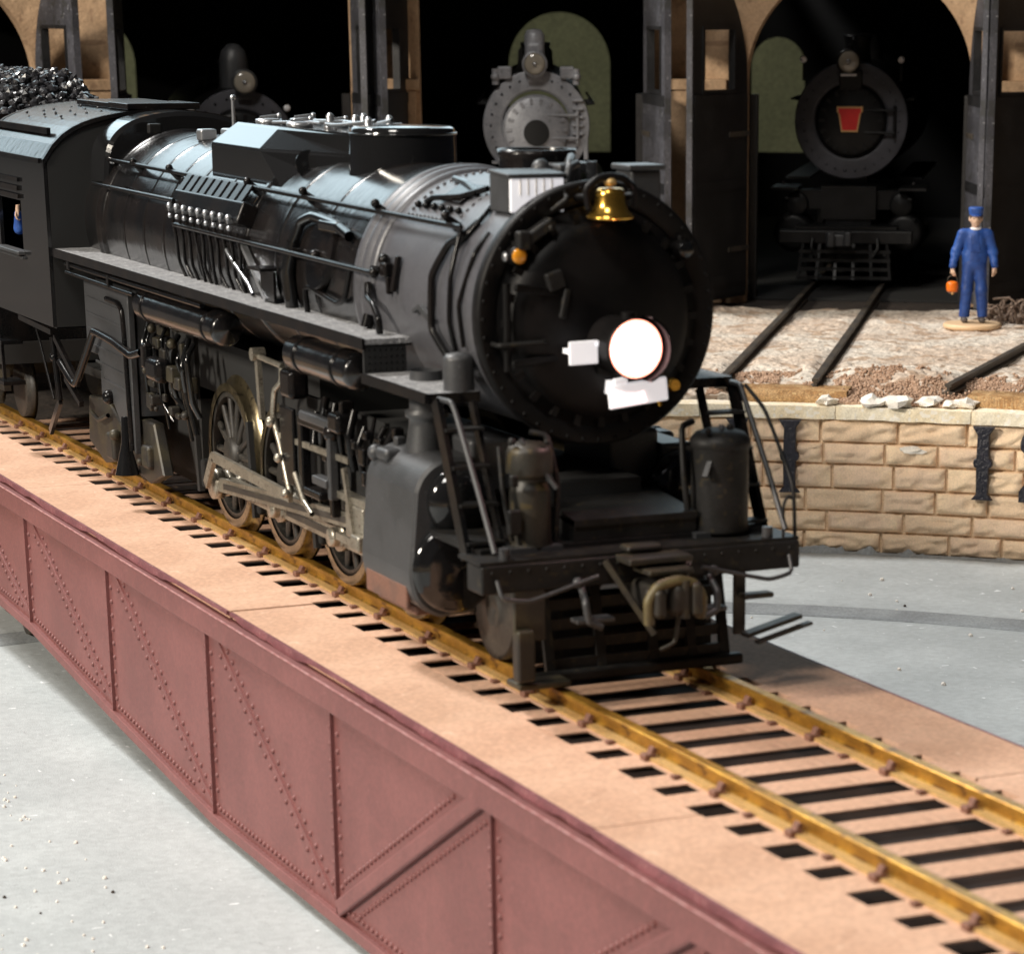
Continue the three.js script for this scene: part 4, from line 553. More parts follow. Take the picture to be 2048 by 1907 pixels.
  stuff(K('small_fittings', [...Array(22)].map(() => rbox(rr(.06, .16), rr(.06, .2), rr(.06, .26), -rr(1.08, 1.24), rr(1.3, 2.4), rr(-11.6, -9.8), .025)).concat([...Array(10)].map(() => sph(rr(.03, .06), -rr(1.16, 1.26), rr(1.3, 2.4), rr(-11.6, -9.8)))), M.coupler));
  K('frame', [box(1.0, .9, 12.6, 0, 1.35, -7.6), box(1.28, .75, 10.2, 0, .72, -8.0), box(1.5, 1.2, 3.0, 0, 1.1, -12.3), box(1.5, .6, 5, 0, 1.9, -9), box(1.6, 1.1, 3.2, 0, 2.0, -12.4)], M.dark);  // frame, bulked out with black boxes standing in for shade under the boiler
  // driving wheels with rods
  const WZ = [-3.62, -5.50, -7.40, -9.30], WY = .175 + .82;
  const spokes = []; for (let i = 0; i < 14; i++) { const a = i / 14 * Math.PI * 2; spokes.push(rod([0, .16 * Math.sin(a), .16 * Math.cos(a)], [0, .70 * Math.sin(a), .70 * Math.cos(a)], .055, .04, 6)); }
  const cwA = new THREE.Shape(); cwA.absarc(0, 0, .70, Math.PI * .62, Math.PI * 1.38, false); cwA.closePath();
  const cw = ext(cwA, .09, .01, 16).rotateY(Math.PI / 2);
  const wheelG = shared([spokes, latheX([[.66, -.07], [.72, -.07], [.72, .07], [.66, .07], [.66, -.07]], 0, 0, 0, 48), latheX([[.001, -.10], [.20, -.10], [.20, .08], [.001, .08]], 0, 0, 0, 20), cw]);
  const tyreG = shared([latheX([[.72, -.085], [.81, -.085], [.815, -.07], [.82, .02], [.90, .05], [.90, .09], [.72, .09]], 0, 0, 0, 64)]);
  const smallG = shared([latheX([[.001, -.05], [.15, -.09], [.16, -.06], [.40, -.05], [.45, -.07], [.46, .05], [.52, .08], [.52, .10], [.001, .10]], 0, 0, 0, 44)]);
  for (const s of [-1, 1]) for (const z of WZ) {
    const w = put(LOCO, 'driving_wheel', wheelG, M.wheel, s * .80, WY - RAIL, z + 8, s > 0 ? Math.PI : 0); put(w, 'tyre', tyreG, M.tyre);
    put(w, 'crank_pin', shared([latheX([[.001, -.34], [.09, -.34], [.10, -.30], [.10, -.1], [.17, -.08], [.17, 0]], 0, 0, 0, 20)]), M.nickel, 0, -.27, s > 0 ? -.24 : .24);
  }
  for (const s of [-1, 1]) for (const z of [-1.55, -13.0]) put(LOCO, 'truck_wheel', smallG, M.wheel, s * .80, .46 + .01, z + 8, s > 0 ? Math.PI : 0);
  K('axle', [...WZ, -1.55, -13.0].map((z, i) => rod([-.8, i < 4 ? WY : .635, z], [.8, i < 4 ? WY : .635, z], .09)), M.dark);
  for (const s of [-1, 1]) {
    const py = WY - .27, z0 = .24;
    const sr = K('side_rod', [bar([s * 1.0, py, WZ[3] + z0], [s * 1.0, py, WZ[0] + z0], .06, .17), ...WZ.map((z) => latheX([[.001, -.05], [.15, -.05], [.15, .05], [.001, .05]], s * 1.0, py, z + z0, 20))], M.nickel);
    each('rod_groove', [bar([s * 1.034, py, WZ[3] + .5], [s * 1.034, py, WZ[2]], .012, .07), bar([s * 1.034, py, WZ[2] + .5], [s * 1.034, py, WZ[1]], .012, .07), bar([s * 1.034, py, WZ[1] + .5], [s * 1.034, py, WZ[0]], .012, .07)], M.wheel, sr);
    const mr = K('main_rod', [bar([s * 1.13, py, WZ[3] + z0], [s * 1.13, 1.02, -4.3], .06, .15), latheX([[.001, -.06], [.17, -.06], [.17, .06], [.001, .06]], s * 1.13, py, WZ[3] + z0, 22), latheX([[.001, -.06], [.13, -.06], [.13, .06], [.001, .06]], s * 1.13, 1.02, -4.3, 20)], M.nickel);
    mesh('rod_groove', [bar([s * 1.165, py + .02, WZ[3] + .6], [s * 1.165, 1.0, -4.6], .012, .06)], M.wheel, mr);
    const ch = K('crosshead', [rbox(.14, .34, .5, s * 1.16, 1.04, -4.25, .03), rbox(.10, .16, .24, s * 1.24, .86, -4.1, .03), rod([s * 1.16, 1.02, -4.3], [s * 1.16, 1.02, -2.9], .05)], M.nickel);
    each('guide_bar', [box(.12, .07, 1.75, s * 1.16, 1.25, -3.95), box(.12, .07, 1.75, s * 1.16, .82, -3.95)], M.nickel, ch);
    const vg = K('valve_gear', [bar([s * 1.25, py, WZ[3] + z0], [s * 1.25, 1.08, WZ[3] + .55], .05, .12), bar([s * 1.25, 1.08, WZ[3] + .55], [s * 1.25, 1.02, -6.1], .05, .11)], M.nickel);
    mesh('hanger', [bar([s * 1.27, 2.38, -6.95], [s * 1.27, 1.72, -6.88], .05, .09), tube([[s * 1.27, 2.35, -6.15], [s * 1.27, 2.2, -6.18], [s * 1.27, 2.08, -6.42], [s * 1.27, 1.8, -6.5], [s * 1.25, 1.5, -6.35], [s * 1.25, 1.05, -6.1]], .035), rod([s * 1.2, 2.4, -6.95], [s * 1.34, 2.4, -6.95], .07), rod([s * 1.27, 2.38, -6.95], [s * 1.27, 2.36, -6.15], .03), sph(.06, s * 1.3, 1.75, -6.5), sph(.05, s * 1.3, 1.4, -6.3), sph(.05, s * 1.3, 1.06, -6.1)], M.nickel, vg);
    mesh('combination_lever', [bar([s * 1.24, 1.55, -4.45], [s * 1.24, .8, -4.2], .04, .07), bar([s * 1.24, 1.62, -6.4], [s * 1.2, 1.62, -4.4], .035, .06), tube([[s * 1.26, 1.3, -5.9], [s * 1.26, 1.05, -5.65], [s * 1.26, .95, -5.4]], .03)], M.nickel, vg);
    K('motion_bracket', [rbox(.10, .9, .12, s * 1.2, 1.45, -5.75, .02), rbox(.10, .7, .10, s * 1.2, 1.35, -4.85, .02), rbox(.12, .12, 1.0, s * 1.2, 1.87, -5.3, .03), rbox(.05, .80, .42, s * 1.24, 1.55, -6.12, .02), rbox(.3, .08, .5, s * 1.2, 1.2, -5.15, .02), sph(.10, s * 1.22, 1.85, -4.8), rbox(.2, .2, .3, s * 1.22, 1.98, -4.55, .05), rbox(.22, .3, .35, s * 1.2, 2.2, -6.0, .06)], M.satin);
    K('dark_filler', [box(.05, .85, 3.2, s * .98, 1.62, -5.5)], M.dark);  // added black sheet standing in for the dark behind the rods
    K('yoke', [rbox(.10, .10, .9, s * 1.24, 1.93, -5.2, .03), rbox(.10, .75, .09, s * 1.24, 1.56, -4.78, .02), rbox(.12, .09, .42, s * 1.26, 1.34, -5.0, .02)], M.greyPaint);
    K('side_pipework', [...Array(9)].map((_, i) => tube([[s * 1.12, 2.2 - rr(0, .3), -3.3 - i * .28], [s * 1.2, 2.0 - rr(0, .4), -3.35 - i * .26], [s * 1.15, 1.7 - rr(0, .3), -3.2 - i * .3]], rr(.02, .05), 10, 6)).concat([...Array(14)].map(() => rbox(rr(.06, .16), rr(.06, .18), rr(.06, .2), s * rr(1.1, 1.25), rr(1.5, 2.2), rr(-5.2, -3.1), .02))), M.satin);
    for (const z of [-10.4, -8.35, -6.3]) K('brake_hanger', [bar([s * .95, 1.5, z], [s * .95, .45, z + .12], .06, .09), rbox(.14, .34, .12, s * .88, .66, z + .16, .04)], M.dark);
    // air tanks under the running board
    for (const [za, zb, r] of [[-10.9, -7.9, .185], [-5.5, -3.75, .18]]) {
      const tk = K('air_tank', [latheZ([[.001, za - .1], [r * .6, za - .07], [r, za], [r, zb], [r * .8, zb + .06], [.001, zb + .10]], s * 1.30, 2.565, 32)], M.boiler);
      each('tank_band', [za + .3, zb - .35].map((z) => latheZ([[r, z - .03], [r + .012, z - .03], [r + .012, z + .03], [r, z + .03]], s * 1.30, 2.565, 32)), M.satin, tk);
    }
    // ash pan and firebox side with ribs
    const fx = new THREE.Shape(); fx.moveTo(-13.7, 2.62); fx.lineTo(-11.75, 2.62); fx.lineTo(-11.75, .72); fx.bezierCurveTo(-12.0, .80, -12.7, 1.2, -13.2, 1.75); fx.lineTo(-13.7, 1.75); fx.closePath();
    const fg = ext(fx, .06, .012).rotateY(-Math.PI / 2).translate(s > 0 ? 1.30 : -1.24, 0, 0);
    const fp = K('ash_pan', [fg, box(.3, 1.5, 1.8, s * 1.05, 1.9, -12.65)], M.greyPaint);
    for (let k = 0; k < 6; k++) mesh('rib', [bar([s * 1.315, 2.42 - k * .19, -13.6 + Math.max(0, k - 3) * .3], [s * 1.315, 2.38 - k * .19, -11.95], .02, .026)], M.greyPaint, fp);
    mesh('rim_pipe', [tube([[s * 1.33, 2.48, -12.6], [s * 1.33, 2.47, -12.1], [s * 1.33, 2.38, -11.92], [s * 1.33, 1.9, -11.86], [s * 1.33, .74, -11.8]], .035, 30, 7)], M.satin, fp);
    mesh('injector_pipe', [tube([[s * 1.38, 2.0, -11.0], [s * 1.4, 1.93, -11.4], [s * 1.42, 2.02, -12.1], [s * 1.42, 2.06, -12.9], [s * 1.42, 1.98, -13.05], [s * 1.42, 1.3, -14.0], [s * 1.42, 1.5, -14.7]], .05, 50, 8), sph(.09, s * 1.34, 1.28, -12.7), rbox(.12, .3, .16, s * 1.36, 1.98, -10.85, .04), rbox(.2, .28, .5, s * 1.32, 1.85, -10.55, .08)], M.satin, fp);
    // trailing truck frame
    const tf = new THREE.Shape(); tf.moveTo(-14.3, .55); tf.lineTo(-14.2, 1.1); tf.lineTo(-13.3, 1.15); tf.lineTo(-12.6, .85); tf.lineTo(-12.2, 1.1); tf.lineTo(-11.3, 1.1); tf.lineTo(-11.0, .55); tf.lineTo(-11.6, .38); tf.lineTo(-12.6, .52); tf.lineTo(-13.6, .36); tf.closePath();
    const tr = K('trailing_truck', [ext(tf, .10, .02).rotateY(-Math.PI / 2).translate(s > 0 ? 1.18 : -1.08, 0, 0)], M.coupler);
    mesh('journal_box', [rbox(.2, .34, .34, s * 1.2, .63, -13.0, .05), rbox(.16, .28, .3, s * 1.2, .7, -11.5, .05), sph(.07, s * 1.27, .8, -12.8), sph(.05, s * 1.27, .62, -11.7), tube([[s * 1.26, .95, -13.9], [s * 1.28, .9, -13.5], [s * 1.26, 1.0, -13.1]], .03)], M.coupler, tr);
    mesh('sand_funnel', [latheY([[.15, 0], [.10, .2], [.055, .38], [.04, .7], [.001, .7]], s * 1.34, .42, -12.05, 20)], M.gloss, tr);
    K('under_cab_pipework', [bar([s * 1.45, 1.9, -16.6], [s * 1.45, 1.86, -14.9], .05, .07), bar([s * 1.42, 1.80, -14.9], [s * 1.4, 1.3, -13.9], .05, .08), rod([s * 1.35, 1.75, -15.3], [s * 1.35, .95, -15.1], .04), sph(.06, s * 1.36, 1.5, -15.25), bar([s * 1.35, .95, -15.1], [s * 1.3, .45, -15.9], .05, .10), bar([s * 1.38, 1.3, -14.6], [s * 1.38, 1.05, -13.9], .06, .07), rod([s * 1.4, 1.9, -16.0], [s * 1.38, .95, -15.3], .018)], M.satin);
  }
  // cab
  const side = (s) => { const h = new THREE.Shape(); h.moveTo(-17.95, 1.97); h.lineTo(-14.42, 1.97); h.lineTo(-14.42, 4.02); h.lineTo(-17.95, 4.02); h.closePath(); const w = new THREE.Path(); w.moveTo(-16.95, 2.82); w.lineTo(-15.72, 2.82); w.lineTo(-15.72, 3.47); w.lineTo(-16.95, 3.47); w.closePath(); h.holes.push(w); return ext(h, .05).rotateY(-Math.PI / 2).translate(s > 0 ? 1.55 : -1.50, 0, 0); };
  const prof = []; for (let i = 0; i <= 24; i++) { const t = i / 24 * 2 - 1, x = 1.52 * t; prof.push([x, 4.63 - .30 * Math.pow(Math.abs(t), 2.0) - .29 * Math.pow(Math.abs(t), 7)]); }
  const arch = (d, inset, drop) => { const q = shp([...prof.map(([x, y]) => [x * inset, y]), ...[...prof].reverse().map(([x, y]) => [x * inset, y - drop])]); return ext(q, d, 0); };
  const cab = K('cab', [side(-1), side(1), box(3.0, .06, 3.5, 0, 1.98, -16.2)], M.gloss);
  const fw = shp([...prof.map(([x, y]) => [x * .99, y - .02]), [1.5, 1.97], [.95, 1.97], [.95, 2.5], [-.95, 2.5], [-.95, 1.97], [-1.5, 1.97]]);
  mesh('cab_front', [ext(fw, .06).translate(0, 0, -14.48)], M.gasket, cab);
  const roof = K('cab_roof', [arch(3.55, 1.008, .05).translate(0, 0, -17.95)], M.boiler);
  each('roof_edge', [arch(.09, 1.02, .10).translate(0, 0, -14.50), arch(.10, 1.02, .09).translate(0, 0, -18.0)], M.satin, roof);
  each('rain_gutter', [box(.05, .08, 2.9, -1.32, 4.36, -16.4), box(.05, .06, 3.3, -1.555, 4.02, -16.2), box(.05, .05, 2.4, -1.56, 3.73, -16.9), box(.05, .06, 2.3, -1.56, 3.62, -16.9), box(.06, .05, 1.3, -1.56, 3.52, -16.35)], M.satin, roof);
  each('roof_hatch', [rbox(.9, .07, 1.6, .05, 4.65, -16.2, .015), rbox(.95, .08, .9, .05, 4.66, -14.9, .015)], M.satin, roof);
  const rv = []; for (let i = 0; i < 14; i++) rv.push(sph(.02, -1.0 + (i % 5) * .14 + rr(-.03, .03), 4.535 - .0 + (i % 5) * .024 - .02, -17.2 + i * .16, 1, 1, 1, 6, 4)); mesh('roof_rivets', rv, M.greyPaint, roof).userData.kind = 'stuff';
  each('window_sill', [rbox(.16, .05, 1.3, -1.56, 2.80, -16.33, .015), rbox(.06, .04, 1.3, -1.56, 2.74, -16.33, .01)], M.greyPaint, cab);
  mesh('cab_window', [box(.03, .70, .05, -1.53, 3.14, -15.69), box(.03, .05, 1.3, -1.53, 3.49, -16.33)], M.satin, cab);
  each('backhead', [box(2.2, 1.9, .5, 0, 2.9, -14.85), box(2.9, 2, .05, .0, 3.0, -17.9)], M.dark, cab);
  mesh('cab_step', [box(.3, .05, .5, -1.45, 1.5, -17.4), bar([-1.5, 1.97, -17.6], [-1.5, .9, -17.5], .04, .06), box(.3, .05, .5, -1.45, .95, -17.4)], M.satin, cab);
}
// ---------- tender with its coal ----------
{
  const T = thing('tender', 'black tender behind the cab, heaped with coal', 'tender', [0, RAIL, -23.2]);
  const K = (name, list, m, parent = T) => { const o = mesh(name, list, m, parent); if (parent === T) o.position.set(0, -RAIL, 23.2); return o; };
  const sec = new THREE.Shape(); sec.moveTo(-1.5, 1.35); sec.lineTo(-1.5, 3.5); sec.bezierCurveTo(-1.5, 3.85, -1.35, 4.0, -1.2, 4.0); sec.lineTo(1.2, 4.0); sec.bezierCurveTo(1.35, 4.0, 1.5, 3.85, 1.5, 3.5); sec.lineTo(1.5, 1.35); sec.closePath();
  K('tank', [ext(sec, 9.4, .03).translate(0, 0, -28)], M.satin);
  K('coal_bunker', [box(.06, .5, 5, -1.2, 4.2, -21.2), box(.06, .5, 5, 1.2, 4.2, -21.2), box(2.4, .5, .06, 0, 4.2, -18.75)], M.satin);
  K('tender_frame', [box(2.6, .3, 9.6, 0, 1.2, -23.3)], M.dark);
  for (const z of [-20.4, -26]) { const tr = K('tender_truck', [box(.1, .3, 2.6, -1.1, .75, z), box(.1, .3, 2.6, 1.1, .75, z), box(2.2, .3, .5, 0, .85, z)], M.coupler); for (const s of [-1, 1]) for (const d of [-.95, .95]) mesh('truck_wheel', [latheX([[.001, -.06], [.42, -.06], [.43, .05], [.49, .08], [.001, .09]], s * .78, .175 + .43, z + d, 30)], M.wheel, tr); }
  K('drawbar', [box(.3, .12, 1.4, 0, .95, -18.2)], M.dark);
  const C = [];
  for (let i = 0; i < 2300; i++) {
    const x = rr(-1.18, 1.18), z = rr(-23.7, -18.85), d = Math.min(1, (1.25 - Math.abs(x)) / .8) * sm(-18.6, -20.6, z), y = 4.02 + .95 * d * (.75 + .3 * fbm(x * 1.3, z * 1.3, 301)) + rr(-.05, .04), s = rr(.03, .075);
    const g = new THREE.IcosahedronGeometry(s, 0), p = g.attributes.position; for (let k = 0; k < p.count; k++) { const n = .7 + .6 * hash(Math.round(p.getX(k) * 999), Math.round(p.getY(k) * 999 + p.getZ(k) * 377), i); p.setXYZ(k, p.getX(k) * n, p.getY(k) * n, p.getZ(k) * n); }
    g.computeVertexNormals(); C.push(TR(g, x, y, z, rr(0, 3), rr(0, 3), rr(0, 3)));
  }
  C.push(box(2.3, .4, 4.8, 0, 4.0, -21.3));
  const co = tag(mesh('coal_heap', C, M.coal), 'heap of glossy black coal lumps in the tender behind the cab', 'coal'); co.userData.kind = 'stuff';
}
// ---------- three engines waiting in the roundhouse ----------
function stallEngine(name, label, r, az, o) {
  const E = thing(name, label, 'locomotive', polar(r, az, .11), -az * D2R);
  const K = (n, list, m, parent = E) => mesh(n, list, m, parent);
  const R = o.R, cy = o.cy;
  K('boiler', [latheZ([[R, -.02], [R * .99, -3], [R * 1.02, -3.1], [R * 1.05, -9]], 0, cy, 56)], M.black);
  const f = K('smokebox_front', [latheZ([[R, -.3], [R * 1.015, -.05], [R * .99, .0], [R * .70, .02], [R * .66, .0], [R * .64, -.03]], 0, cy, 64)], o.face);
  const nb = o.bolts; stuff(mesh('front_bolts', [...Array(nb)].map((_, i) => { const a = i / nb * 6.2832; return sph(.028, R * .86 * Math.cos(a), cy + R * .86 * Math.sin(a), .02, 1, 1, .8, 7, 5); }), o.bolt, f));
  const d = K('smokebox_door', [latheZ([[R * .645, -.04], [R * .63, .05], [R * .56, .09], [R * .40, .13], [R * .2, .16], [.001, .17]], 0, cy + o.dy, 56)], o.door);
  each('door_clamp', [...Array(18)].map((_, i) => { const a = i / 18 * 6.2832; return TR(new THREE.BoxGeometry(.12, .07, .06), R * .52 * Math.cos(a), cy + o.dy + R * .52 * Math.sin(a), .10, 0, 0, a); }), o.clamp, d);
  mesh('hinge', [rbox(R * .6, .06, .05, R * .5, cy + .22, .12, .02), rbox(R * .6, .06, .05, R * .5, cy - .25, .12, .02), rod([R * .78, cy - .35, .08], [R * .78, cy + .32, .08], .035)], o.clamp, d);
  const h = K('headlight', [latheZ([[.001, -.35], [.2, -.35], [.24, -.3], [.25, .18], [.27, .2], [.27, .25], [.23, .26]], o.hx, o.hy, 32), box(.3, .16, .35, o.hx, o.hy - .28, -.05), ...o.hx2(o)], o.lamp);
  mesh('headlight_lens', [sph(.225, o.hx, o.hy, .235, 1, 1, .3, 20, 14)], M.lens, h); mesh('bulb', [sph(.05, o.hx, o.hy, .30)], M.steel, h);
  K('chimney', [latheY([[.36, 0], [.30, .15], [.28, .5], [.32, .6], [.32, .66], [.25, .66], [.24, .3]], 0, cy + R - .1, -1.5, 28)], M.black);
  K('dome', [latheY([[.5, 0], [.4, .2], [.38, .5], [.25, .68], [.001, .72]], 0, cy + R - .15, -4.2, 28)], M.black);
  for (const s of [-1, 1]) K('side_handrail', [rod([s * (R + .1), cy + .45, -.2], [s * (R + .1), cy + .45, -8], .03), ...[-.4, -1.6, -2.8].map((z) => rod([s * (R - .05), cy + .43, z], [s * (R + .1), cy + .45, z], .03))], M.black);
  for (const s of [-1, 1]) { const c = K('cylinder', [latheZ([[.001, -.9], [.38, -.9], [.42, -.8], [.42, .2], [.36, .25], [.30, .28], [.001, .30]], s * 1.22, 1.05, 28), latheZ([[.001, -.9], [.26, -.9], [.26, .2], [.22, .26], [.001, .28]], s * 1.15, 1.66, 24)], M.black); mesh('running_step', [box(.6, .05, 1.4, s * 1.4, 2.0, -.2), rbox(.07, .07, .07, s * 1.42, 2.12, .4, .02), rbox(.09, .06, .05, s * 1.35, 1.78, .32, .02), sph(.035, s * 1.05, 1.25, .33), sph(.035, s * 1.45, 1.35, .3)], o.trim, c); mesh('running_board', [box(.55, .05, 7, s * 1.25, 2.15, -4.6)], M.black, c); }
  const b = K('pilot_beam', [rbox(2.9, .28, .3, 0, 1.02, .95, .03), box(2.2, .06, 1.3, 0, 1.2, .3), box(1.2, .7, .5, 0, 1.7, .1)], o.pil);
  mesh('cowcatcher', [.18, .36, .54, .72].map((y) => bar([-1.0, y, 1.1 + (.8 - y) * .35], [1.0, y, 1.1 + (.8 - y) * .35], .05, .07)).concat([-1, -.6, -.2, .2, .6, 1].map((x) => bar([x, .14, 1.33], [x * .9, .9, 1.05], .06, .05))), o.pil, b);
  mesh('coupler', [rbox(.3, .28, .5, -.12, .98, 1.3, .05), rbox(.18, .34, .2, -.28, 1.0, 1.6, .06, 0, .3, 0), rbox(.16, .34, .2, .10, 1.02, 1.58, .06, 0, -.2, 0)], o.cpl, b);
  each('air_hose', [-1, 1].map((s) => tube([[s * .7, 1.0, 1.12], [s * .72, .8, 1.2], [s * .6, .6, 1.2]], .04)), o.pil, b);
  K('frame', [box(1.0, 1.2, 9, 0, 1.1, -4.2), box(2.2, .4, .8, 0, 1.75, -.3), box(.7, 1.0, .6, 0, 2.0, -.6)], M.black);
  for (const s of [-1, 1]) for (const [z, q] of [[.35, .45], [-2.6, .8], [-4.4, .8], [-6.2, .8]]) K('wheel', [latheX([[.001, -.06], [q * .9, -.05], [q, -.06], [q * 1.01, .06], [q * 1.1, .08], [.001, .08]], s * .8, q + .03, z, 30)], M.black);
  for (const s of [-1, 1]) if (o.mark) { const m = K('marker_lamp', [rod([s * o.mark[0], o.mark[1] - .45, -.1], [s * o.mark[0], o.mark[1] - .05, -.1], .03), latheZ([[.001, -.16], [.07, -.16], [.08, 0], [.001, .01]], s * o.mark[0], o.mark[1], 16)], o.mk); mesh('lamp_lens', [sph(.072, s * o.mark[0], o.mark[1], .0, 1, 1, .7)], o.mkl, m); }
  return [E, K];
}
{
  const [A, K] = stallEngine('stall_locomotive', 'dark engine with a red keystone plate on its nose behind the worker', 38, 33.75, { R: 1.22, cy: 3.42, dy: 0, face: M.darkSmoke, door: M.black, clamp: M.black, bolt: M.darkSmoke, bolts: 30, hx: -.06, hy: 4.66, hx2: () => [rod([-.06, 4.9, -.1], [-.06, 5.0, -.1], .08), sph(.06, .02, 5.1, -.2)], lamp: M.black, mark: [1.06, 4.70], mk: M.black, mkl: M.white, pil: M.black, cpl: M.greyPaint, trim: M.black });
  const key = (k) => [[-.27, .25], [.27, .25], [.27, .15], [.235, .12], [.17, -.26], [-.17, -.26], [-.235, .12], [-.27, .15]].map(([x, y]) => [x * k, y * k]);
  const kp = K('keystone_plate', [ext(shp(key(1.04)), .03, .004).translate(-.02, 3.46, .17)], M.gold); mesh('red_field', [ext(shp(key(.90)), .012).translate(-.02, 3.46, .196)], M.keystone, kp);
  K('headlight_shelf', [rbox(.34, .05, .22, -.06, 4.38, .16, .01)], M.white); K('lamp_bracket', [rbox(.5, .42, .3, -.02, 4.26, -.02, .04)], M.gasket);
}
{
  const [C, K] = stallEngine('stall_locomotive', 'engine with a light grey smokebox front in the middle stall', 36, 23.35, { R: 1.12, cy: 3.36, dy: -.08, face: M.graySmoke, door: M.graySmoke, clamp: M.graySmoke, bolt: M.darkSmoke, bolts: 26, hx: -.02, hy: 4.62, hx2: (o) => [rbox(.42, .5, .5, -.02, 4.86, -.1, .15), latheY([[.22, 0], [.21, .2], [.15, .3], [.001, .33]], -.02, 5.0, -.1, 20)], lamp: M.graySmoke, mark: null, pil: M.graySmoke, cpl: M.greyPaint, trim: M.graySmoke });
  for (const s of [-1, 1]) K('class_lamp', [rbox(.30, .26, .3, s * .66, 4.44, -.05, .04), rod([s * .85, 4.2, .05], [s * .85, 4.52, .05], .08), sph(.09, s * .86, 4.36, .1)], M.graySmoke);
  K('front_plate', [TR(new THREE.CylinderGeometry(.27, .27, .05, 36), 0, 3.22, .17, Math.PI / 2, 0, 0)], M.gasket);
  K('pilot_step', [box(1.9, .05, .3, 0, 2.62, .15), rbox(.2, .5, .2, .0, 2.35, .4, .05, 0, 0, -.4), tube([[-.8, 2.66, .2], [0, 2.58, .3], [.8, 2.66, .2]], .05)], M.graySmoke);
  K('door_dogs', [...Array(5)].map((_, i) => rbox(.24, .06, .06, .88, 3.2 + i * .17, .05, .02)).concat([rbox(.1, .9, .1, 1.05, 3.1, -.05, .03)]), M.graySmoke);
}
stallEngine('stall_locomotive', 'black engine lost in shadow in the left stall, only its headlight showing', 36.2, 13.45, { R: 1.15, cy: 2.95, dy: 0, face: M.darkSmoke, door: M.black, clamp: M.black, bolt: M.black, bolts: 24, hx: .12, hy: 4.25, hx2: () => [latheY([[.3, -.3], [.3, .25], [.25, .45], [.12, .58], [.001, .6]], -.04, 4.42, -.5, 24)], lamp: M.greyPaint, mark: [1.0, 3.72], mk: M.black, mkl: M.white, pil: M.black, cpl: M.black, trim: M.black });

// ---------- people ----------
function smin(a, b, k) { const h = Math.max(0, Math.min(1, .5 + .5 * (b - a) / k)); return b + (a - b) * h - k * h * (1 - h); }
function capsule(p, a, b, ra, rb) { const bx = b[0] - a[0], by = b[1] - a[1], bz = b[2] - a[2], px = p[0] - a[0], py = p[1] - a[1], pz = p[2] - a[2], t = Math.max(0, Math.min(1, (px * bx + py * by + pz * bz) / (bx * bx + by * by + bz * bz + 1e-9))); return Math.hypot(px - bx * t, py - by * t, pz - bz * t) - (ra + (rb - ra) * t); }
function field(bones, k) { return (p) => { let d = 9; for (const [a, b, ra, rb, sx] of bones) { let q = p, A = a, B = b; if (sx) { q = [p[0], p[1], p[2] / sx]; A = [a[0], a[1], a[2] / sx]; B = [b[0], b[1], b[2] / sx]; } d = smin(d, capsule(q, A, B, ra, rb), k); } return d; }; }
function surface(fn, c, half, res) {
  const mc = new MarchingCubes(res, M.skin, false, false, 90000), n = res; mc.isolation = 0; let i = 0;
  for (let z = 0; z < n; z++) for (let y = 0; y < n; y++) for (let x = 0; x < n; x++) mc.field[i++] = -fn([c[0] + half * (x - n / 2) / (n / 2), c[1] + half * (y - n / 2) / (n / 2), c[2] + half * (z - n / 2) / (n / 2)]);
  mc.update(); const cnt = mc.count, P = new Float32Array(cnt * 3), N = new Float32Array(cnt * 3), e = half / n;
  for (let v = 0; v < cnt; v++) { const q = [0, 1, 2].map((k) => c[k] + half * mc.positionArray[v * 3 + k]); const g = [fn([q[0] + e, q[1], q[2]]) - fn([q[0] - e, q[1], q[2]]), fn([q[0], q[1] + e, q[2]]) - fn([q[0], q[1] - e, q[2]]), fn([q[0], q[1], q[2] + e]) - fn([q[0], q[1], q[2] - e])], l = Math.hypot(...g) || 1; for (let k = 0; k < 3; k++) { P[v * 3 + k] = q[k]; N[v * 3 + k] = g[k] / l; } }
  const g = new THREE.BufferGeometry(); g.setAttribute('position', new THREE.BufferAttribute(P, 3)); g.setAttribute('normal', new THREE.BufferAttribute(N, 3)); return g;
}
// a hand: palm, four bent fingers of different lengths, thumb from the side of the palm; hangs down from the wrist
function handBones(w, side, curl) {
  const b = [[w, [w[0], w[1] - .075, w[2] + .01], .034, .038, .75]];
  [[-.027, .070], [-.009, .082], [.010, .077], [.027, .060]].forEach(([o, l]) => { const z0 = w[2] + o + .01, y0 = w[1] - .085; const m = [w[0] - side * .012 * curl, y0 - l * .5, z0], e = [w[0] - side * .045 * curl, y0 - l * (.95 - .35 * curl), z0]; b.push([[w[0], y0 + .01, z0], m, .0115, .0105], [m, e, .0105, .009]); });
  const t0 = [w[0], w[1] - .035, w[2] + .035]; b.push([t0, [w[0] - side * .02, w[1] - .075, w[2] + .062], .014, .012], [[w[0] - side * .02, w[1] - .075, w[2] + .062], [w[0] - side * .035, w[1] - .105, w[2] + .06], .012, .010]);
  return b;
}
